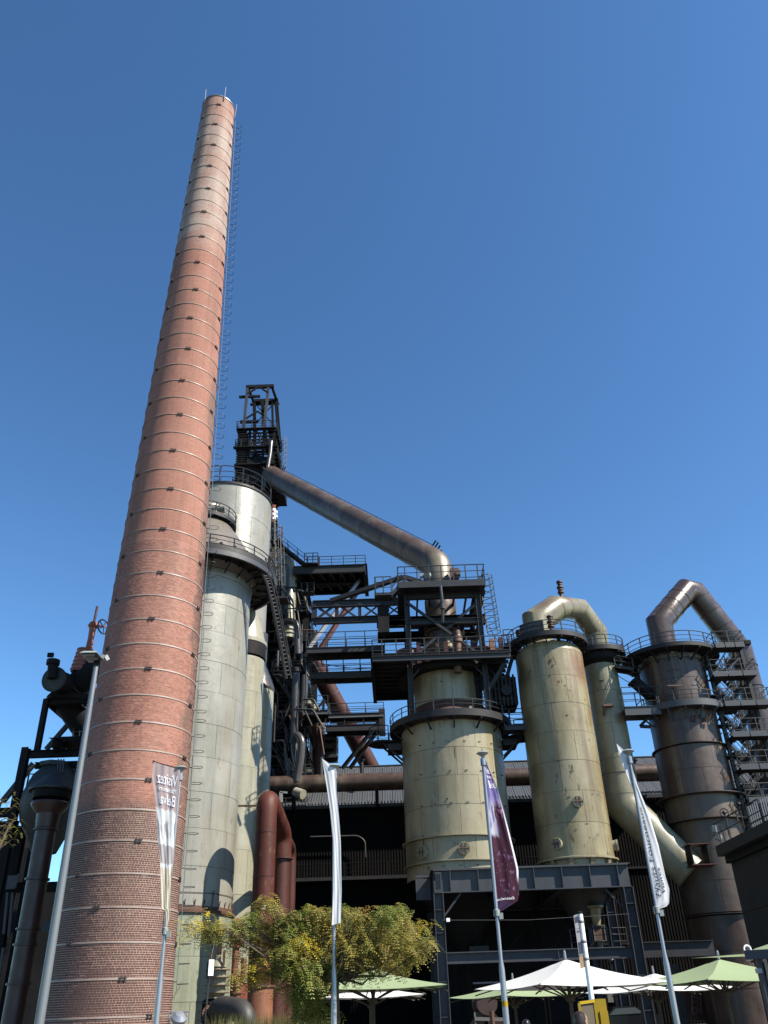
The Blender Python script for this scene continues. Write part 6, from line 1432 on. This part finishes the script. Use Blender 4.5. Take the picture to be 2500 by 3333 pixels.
# ================================================================== PARASOLS
def parasol(label, ax_, Y, zr, h, size, rot, mat, group='cafe parasols', tilt=0):
    t = T('parasol', label, 'parasol', V(ax_, Y, 0), group); c = V(ax_, Y, 0); hs_ = size / 2
    cor = [c + V(math.cos(rot + PI / 4 + k * PI / 2), math.sin(rot + PI / 4 + k * PI / 2), 0) * hs_ * 1.414 + V(0, 0, zr) for k in range(4)]
    apex = c + V(0, 0, zr + h)
    for k in range(4):
        a, b = cor[k], cor[(k + 1) % 4]; n_ = 8; m = MB(); rows = []
        for j in range(n_ + 1):
            r_ = []
            for i in range(n_ + 1):
                e = a.lerp(b, i / n_); s = j / n_; sag = math.sin(PI * s) * .07 + math.sin(PI * i / n_) * s * .07
                r_.append(apex.lerp(e, s) - V(0, 0, sag))
            rows.append(r_)
        vs = [p for r_ in rows for p in r_] + [p - V(0, 0, .012) for r_ in rows for p in r_]; w = n_ + 1; o_ = w * w
        fs = [(j * w + i, (j + 1) * w + i, (j + 1) * w + i + 1, j * w + i + 1) for j in range(n_) for i in range(n_)]
        fs += [tuple(reversed([o_ + q for q in f])) for f in fs] + [(n_ * w + i, n_ * w + i + o_, n_ * w + i + 1 + o_, n_ * w + i + 1) for i in range(n_)]
        part(t, 'canopy_panel', m.add(vs, fs), mat, True, 40)
        part(t, 'edge_tip', MB().bar(a - (a - apex).normalized() * .12 - V(0, 0, .02), a + (a - apex).normalized() * .05 - V(0, 0, .02), .04, .03), 'rail', False)
    part(t, 'pole', MB().tube([c, c + V(0, 0, zr + h + .0)], .055, 12), 'bark'); part(t, 'finial', MB().lathe([(.04, 0), (.035, .2), (0, .24)], apex, 10), 'alu')
    part(t, 'hub', MB().lathe([(.06, 0), (.13, .03), (.13, .13), (.06, .16)], c + V(0, 0, zr - .42), 12), 'bark')
    for k in range(4):
        for s in (0, .5):
            e = cor[k].lerp(cor[(k + 1) % 4], s); f = apex.lerp(e, .5) - V(0, 0, .17)
            rod(t, 'strut', c + V(0, 0, zr - .35), f, .035, 'bark'); rod(t, 'rib', apex - V(0, 0, .2), e - V(0, 0, .17), .03, 'bark')
def para(label, xa_, ya_, yr, Y, size, rot, mat):
    a = P(xa_, ya_, Y); r = P(xa_, yr, Y); parasol(label, a.x, Y, r.z, a.z - r.z, size, rot, mat)
para('pale green parasol partly hidden by the tree leaves, left of the portal', 1213, 3150, 3216, 30, 4.0, math.radians(8), 'canvas_green')
para('white parasol just below and behind the leaf shaded green one', 1205, 3200, 3243, 38, 3.9, math.radians(5), 'canvas_white')
para('pale green parasol low behind the biggest white one, beside the purple flag', 1669, 3190, 3240, 36, 3.6, math.radians(28), 'canvas_green')
para('largest white parasol with a grey shadow across it, behind the sign post', 1840, 3122, 3207, 27, 4.0, math.radians(20), 'canvas_white')
para('smaller white parasol between the sign post and the right green parasol', 2127, 3168, 3222, 34, 3.9, math.radians(24), 'canvas_white')
para('pale green parasol crossing behind the grey post at the right', 2340, 3122, 3192, 28, 4.0, math.radians(18), 'canvas_green')
para('dark green parasol corner at the far right above the steel beam', 2790, 2930, 3075, 15, 2.6, math.radians(22), 'canvas_green')
# ================================================================== PERGOLA POST AT THE RIGHT
t = T('pergola_frame', 'dark grey post and beam with a white hook ring at the lower right corner', 'pergola', V(P(2470, 3200, 14).x, 14, 0))
q = P(2452, 3108, 14); q2 = P(2600, 3090, 13.4)
part(t, 'beam', MB().bar(q + V(-.12, 0, 0), V(q2.x + .5, 13.4, q.z), .1, .12), 'frame', False)
part(t, 'post', MB().box(V(q.x + .09, 14, q.z / 2 - .03), (.13, .13, q.z - .06)), 'frame', False); part(t, 'post_groove', MB().box(V(q.x + .09, 13.925, q.z / 2), (.015, .02, q.z - .2)), 'black', False)
rg = P(2433, 3090, 14); part(t, 'hook_ring', MB().tube([rg + V(math.cos(a_) * .05, 0, math.sin(a_) * .05) for a_ in [2 * PI * k / 16 for k in range(16)]], .013, 6, closed=True).box(rg + V(-.03, 0, -.09), (.03, .03, .12)), 'white')
part(t, 'side_box', MB().box(P(2470, 3160, 13.9), (.08, .06, .06)), 'lamphead', False)
part(t, 'roof_pane', MB().prism([V(q.x, 14, q.z + .02), V(q.x + 3, 13.4, q.z + .02), V(q.x + 3, 17, q.z + .1), V(q.x, 17, q.z + .1)], V(0, 0, .01)), 'glass', False)
# ================================================================== OLD WINCH
t = T('rusty_winch', 'old rusty winch drum on a triangular frame in the shade under the parasols', 'winch', V(P(1580, 3333, 50).x, 50, 0))
dc_ = P(1577, 3265, 50)
part(t, 'drum', MB().lathe([(0, -.5), (.55, -.5), (.55, -.4), (.4, -.38), (.4, .38), (.55, .4), (.55, .5), (0, .5)], dc_, 24, axis=(.2, -1, 0)), 'dimred')
for k in range(3): part(t, 'coil', MB().lathe([(.2 + k * .12, 0), (.2 + k * .12, -.58)], dc_, 20, axis=(.2, -1, 0)), 'dimred')
for s in (-1, 1): part(t, 'side_frame', MB().prism([dc_ + V(s * .1, -.2, 0), dc_ + V(s * 1.0, -.2, -1.1), dc_ + V(s * 1.0, -.2, -1.25), dc_ + V(s * .1, -.2, -1.25)], V(0, .15, 0)), 'dimred', False)
rod(t, 'crossbar', P(1545, 3316, 49.5), P(1640, 3318, 49.5), .16, 'concrete'); rod(t, 'upright', P(1545, 3295, 49.5), P(1548, 3333, 49.5), .08, 'concrete'); part(t, 'lever', MB().tube([P(1600, 3290, 49), P(1604, 3335, 49)], .12, 8), 'rustdk')
t = T('parked_car', 'dark parked car glimpsed in the shade behind the parasols', 'car', V(P(2030, 3300, 60).x, 60, 0))
cx_ = P(2025, 3300, 60).x
prof = [(-2.1, .35), (-2.1, .8), (-1.9, .95), (-1.1, 1.0), (-.6, 1.4), (.7, 1.45), (1.4, 1.05), (2.0, .95), (2.1, .6), (2.1, .35)]
part(t, 'body', MB().prism([V(cx_ + x, 59.2, z) for x, z in prof], V(0, 1.7, 0)), 'carpaint', False)
part(t, 'windows', MB().prism([V(cx_ + x, 59.17, z) for x, z in ((-.95, 1.0), (-.55, 1.33), (.65, 1.37), (1.15, 1.05))], V(0, .02, 0)), 'glass', False)
for x in (-1.35, 1.35):
    for y in (59.2, 60.9): part(t, 'wheel', MB().tube([V(cx_ + x, y - .1, .33), V(cx_ + x, y + .1, .33)], .33, 20), 'rubber')
# ================================================================== PEOPLE
def person(label, x, y, ztop, yaw, hair, cloth, bun=False):
    t = T('person', label, 'person', V(x, y, 0)); s = ztop / 1.72; R = Matrix.Rotation(yaw, 3, 'Z'); c = V(x, y, 0)
    q = lambda a, b, z: c + R @ (V(a, b, z) * s)
    vs = [(0, 0, .95), (0, .0, 1.15), (0, .0, 1.36), (0, -.01, 1.46), (.18, 0, 1.38), (.24, .02, 1.12), (.25, -.08, .88), (-.18, 0, 1.38), (-.24, .02, 1.12), (-.25, -.08, .88), (.1, 0, .88), (.11, -.02, .5), (.11, .03, .08), (.12, -.12, .04), (-.1, 0, .88), (-.11, .02, .5), (-.11, .06, .08), (-.12, -.09, .04)]
    ed = [(0, 1), (1, 2), (2, 3), (2, 4), (4, 5), (5, 6), (2, 7), (7, 8), (8, 9), (0, 10), (10, 11), (11, 12), (12, 13), (0, 14), (14, 15), (15, 16), (16, 17)]
    rr_ = [.14, .13, .15, .06, .065, .05, .038, .065, .05, .038, .095, .07, .05, .045, .095, .07, .05, .045]
    me = bpy.data.meshes.new('body'); me.from_pydata([q(*v) - c for v in vs], ed, []); o_ = link(bpy.data.objects.new('body', me), t)
    md = o_.modifiers.new('skin', 'SKIN'); sk = me.skin_vertices[0].data
    for i, r_ in enumerate(rr_): sk[i].radius = (r_ * s, r_ * s * (.72 if i < 3 else 1)); sk[i].use_root = (i == 0)
    sb = o_.modifiers.new('sub', 'SUBSURF'); sb.levels = 1; sb.render_levels = 2; me.materials.append(M[cloth])
    hc = (0, -.01, 1.60)
    m = MB().lathe([(0, -.125), (.035, -.12), (.06, -.095), (.075, -.05), (.08, 0), (.078, .05), (.06, .09), (.03, .112), (0, .118)], (0, 0, 0), 22)
    m.v = [V(v.x, v.y * 1.22 + (-.012 if v.z < -.03 else 0), v.z) for v in m.v]
    m.add([V(-.012, -.093, -.025), V(.012, -.093, -.025), V(0, -.092, .02), V(0, -.122, -.022)], [(0, 1, 3), (1, 2, 3), (2, 0, 3), (0, 2, 1)])
    m.tube([V(0, .01, -.10), V(0, .015, -.17)], .05, 12)
    for sx in (-1, 1): m.lathe([(0, -.03), (.012, -.02), (.016, .01), (.008, .03), (0, .032)], V(sx * .08, .012, -.01), 8)
    m.v = [q(*(V(*hc) + v)) for v in m.v]; hd = part(t, 'head', m, 'skin')
    e = MB()
    for sx in (-1, 1): e.lathe([(0, -.008), (.011, 0), (0, .008)], V(sx * .03, -.088, .008), 8)
    e.box((0, -.098, -.062), (.045, .008, .008)); e.v = [q(*(V(*hc) + v)) for v in e.v]; part(hd, 'face_details', e, 'hair')
    h_ = MB().lathe([(.088, -.06), (.093, -.02), (.092, .04), (.076, .095), (.045, .125), (0, .135)], (0, .02, 0), 20)
    h_.v = [V(v.x * (1 + .03 * math.sin(v.z * 90)), v.y * 1.2 + (.012 if v.y > 0 else .02), v.z + (.05 if v.y < -.045 and v.z < .05 else 0)) for v in h_.v]
    if bun: h_.lathe([(0, -.045), (.04, -.02), (.045, .01), (.03, .04), (0, .05)], (0, .145, .02), 12)
    h_.v = [q(*(V(*hc) + v)) for v in h_.v]; part(t, 'hair', h_, hair)
h1 = P(1888, 3294, 12.8); person('person with dark brown hair seen at the bottom edge by the notice panel', h1.x, 12.8, h1.z, 2.3, 'hair', 'cloth_a')
h2 = P(1712, 3319, 17); person('person with black hair just showing at the bottom edge left of the other', h2.x, 17, h2.z, 3.0, 'hair2', 'cloth_b')
# ================================================================== TREE
def frond(m, p, d, L, n=7):
    """pinnate leaf: paired leaflets along a drooping midrib"""
    d = d.normalized(); s = d.cross(V(0, 0, 1)); s = s.normalized() if s.length > .01 else V(1, 0, 0)
    tw = uni(-.8, .8)
    for i in range(n):
        k = (i + .6) / n; q = p + d * (L * k) - V(0, 0, 1) * (L * .75 * k * k); fw = (d - V(0, 0, 1.5 * k)).normalized()
        for sg in (-1, 1):
            e = (s * sg + fw * .35 + V(0, 0, tw * .5 - .2)).normalized(); l = L * .22 * (1.1 - .4 * k); w = fw * (l * .24)
            o_ = len(m.v); m.v += [q, q + e * l * .5 + w, q + e * l, q + e * l * .5 - w]; m.f.append((o_, o_ + 1, o_ + 2, o_ + 3))
def tree(label, base, trunk_top, blobs, dens, group=None, seed=3, yspread=1.6, fl=(.26, .42)):
    random.seed(seed); t = T('tree', label, 'tree', base)
    part(t, 'trunk', MB().tube(fillet([base, base + V(.08, 0, 1.0), trunk_top], .5, 4), [.13] * 1 + [.12] * 5 + [.10], 12) if False else MB().tube([base, base.lerp(trunk_top, .5) + V(.06, 0, 0), trunk_top], [.14, .11, .085], 12), 'bark')
    ms = {'leaf': MB(), 'leaf_y': MB(), 'leaf_g': MB(), 'leaf_o': MB()}; tw = MB()
    for (x, y, rx, ry, mt, k) in blobs:
        Yc = base.y + uni(-yspread, yspread) * .7; c = P(x, y, Yc)
        sx = rx / 112 * (Yc / 24.); sz = ry / 112 * (Yc / 24.)
        mid = trunk_top.lerp(c, .5) + V(uni(-.2, .2), uni(-.2, .2), -.15 + uni(-.1, .25))
        pts = [trunk_top, trunk_top.lerp(mid, .5) + V(uni(-.1, .1), 0, uni(-.05, .1)), mid, mid.lerp(c, .6) + V(0, 0, .1), c]
        part(t, 'limb', MB().tube(pts, [.04, .032, .022, .014, .006], 7), 'bark')
        for i in range(int(k * dens)):
            a = V(random.gauss(0, .46), random.gauss(0, .46), random.gauss(0, .46))
            if a.length > 1.25: continue
            tip = c + V(a.x * sx, a.y * max(.5, sx), a.z * sz)
            st = mid.lerp(c, uni(.3, 1)) + V(uni(-.2, .2), uni(-.2, .2), uni(-.1, .1))
            if i % 3 == 0: tw.tube([st, st.lerp(tip, .55) + V(uni(-.06, .06), uni(-.06, .06), uni(0, .12)), tip], [.011, .008, .004], 4, caps=False)
            for j in range(7):
                ph = uni(0, 2 * PI); mm = mt if rnd() < .62 else random.choice(['leaf', 'leaf_g', 'leaf', 'leaf_o'])
                frond(ms[mm], tip + V(uni(-.14, .14), uni(-.14, .14), uni(-.1, .1)), V(math.cos(ph), math.sin(ph), uni(-.2, .5)), uni(*fl))
    part(t, 'twigs', tw, 'bark', kind='stuff')
    for mm, mb in ms.items():
        if mb.f: part(t, 'foliage', mb, mm, False, kind='stuff')
    random.seed(11); return t
B = [(655, 3008, 38, 30, 'leaf_y', .5), (705, 3022, 38, 32, 'leaf', .8), (752, 3042, 42, 34, 'leaf_o', .8), (790, 3010, 35, 30, 'leaf_g', .7), (828, 2985, 22, 24, 'leaf_g', .5), (860, 2935, 22, 16, 'leaf', .35), (882, 2955, 18, 20, 'leaf_o', .3), (905, 2975, 22, 26, 'leaf_o', .4),
     (850, 3050, 50, 40, 'leaf', 1.2), (905, 3035, 50, 40, 'leaf', 1.2), (950, 3010, 40, 38, 'leaf_g', 1.1), (985, 2990, 40, 36, 'leaf_g', 1.0), (1035, 2985, 48, 38, 'leaf', 1.1), (1075, 3010, 40, 40, 'leaf', 1.0), (1120, 2970, 40, 34, 'leaf_g', .9), (1165, 2995, 48, 40, 'leaf_o', 1.0), (1200, 3030, 50, 40, 'leaf', 1.2), (1245, 2990, 36, 34, 'leaf_g', .9), (1285, 2965, 30, 28, 'leaf_g', .7), (1330, 3005, 48, 36, 'leaf', 1.2), (1370, 3010, 28, 24, 'leaf_y', .35), (1378, 3055, 26, 34, 'leaf', .45), (1400, 3095, 16, 28, 'leaf', .2),
     (1300, 3060, 50, 40, 'leaf', 1.2), (1240, 3080, 50, 40, 'leaf', 1.1), (1170, 3095, 50, 40, 'leaf', 1.1), (1100, 3075, 50, 44, 'leaf', 1.1), (1040, 3055, 50, 44, 'leaf', 1.2), (985, 3075, 45, 44, 'leaf_y', 1.0), (1000, 3110, 34, 32, 'leaf_y', .8), (935, 3095, 48, 40, 'leaf_g', 1.1), (885, 3120, 40, 36, 'leaf_g', .8),
     (835, 3168, 34, 36, 'leaf_y', .8), (790, 3170, 26, 28, 'leaf_o', .4), (905, 3145, 30, 30, 'leaf_y', .6), (960, 3160, 48, 46, 'leaf_g', 1.3), (1010, 3180, 48, 46, 'leaf_g', 1.3), (1060, 3150, 44, 44, 'leaf_g', 1.0), (970, 3220, 48, 44, 'leaf_g', 1.2), (1020, 3240, 46, 44, 'leaf_g', 1.1), (985, 3290, 44, 40, 'leaf_g', 1.0), (1045, 3290, 30, 36, 'leaf_g', .5),
     (1145, 3150, 44, 26, 'leaf', .7), (1200, 3160, 36, 24, 'leaf_g', .55), (1265, 3150, 30, 24, 'leaf', .4), (1290, 3130, 40, 26, 'leaf', .6), (1330, 3100, 40, 30, 'leaf', .7), (700, 3060, 30, 22, 'leaf', .3), (800, 3090, 36, 30, 'leaf', .4)]
tb_ = V(P(1078, 3333, 24).x, 24, 0)
tree('wide honey coloured feathery tree spreading green and yellow leaves in front of the works', tb_, P(1092, 3190, 24), B, 18)
tl_ = V(P(-120, 3333, 13).x, 13, 0)
tree('feathery branch tips of a tree beyond the left edge of the picture', tl_, P(-120, 2760, 13), [(12, 2610, 16, 24, 'leaf', .5), (8, 2650, 14, 20, 'leaf', .4), (30, 2690, 18, 14, 'leaf_y', .25), (10, 2725, 26, 26, 'leaf', .5), (45, 2672, 6, 8, 'leaf_y', .1)], 9, seed=5, yspread=.4, fl=(.07, .12))
# ================================================================== GRASSES
m = MB(); random.seed(21)
for i in range(2600):
    px = uni(690, 1090); Y = uni(24, 32); b = P(px, 3333, Y); b.z = 0; h = uni(1.0, 1.75) * (1 if px < 960 else .9)
    l = V(uni(-.3, .3), uni(-.3, .3), 0); w = V(.012, 0, 0)
    p1 = b + l * .3 + V(0, 0, h * .6); p2 = b + l + V(0, 0, h)
    o_ = len(m.v); m.v += [b - w, b + w, p1 + w * .8, p1 - w * .8, p2]; m.f += [(o_, o_ + 1, o_ + 2, o_ + 3), (o_ + 3, o_ + 2, o_ + 4)]
solo('tall_grass', m, 'grass', 'tall dry yellow green grasses growing under the feathery tree', 'grass', kind='stuff', smooth=False)
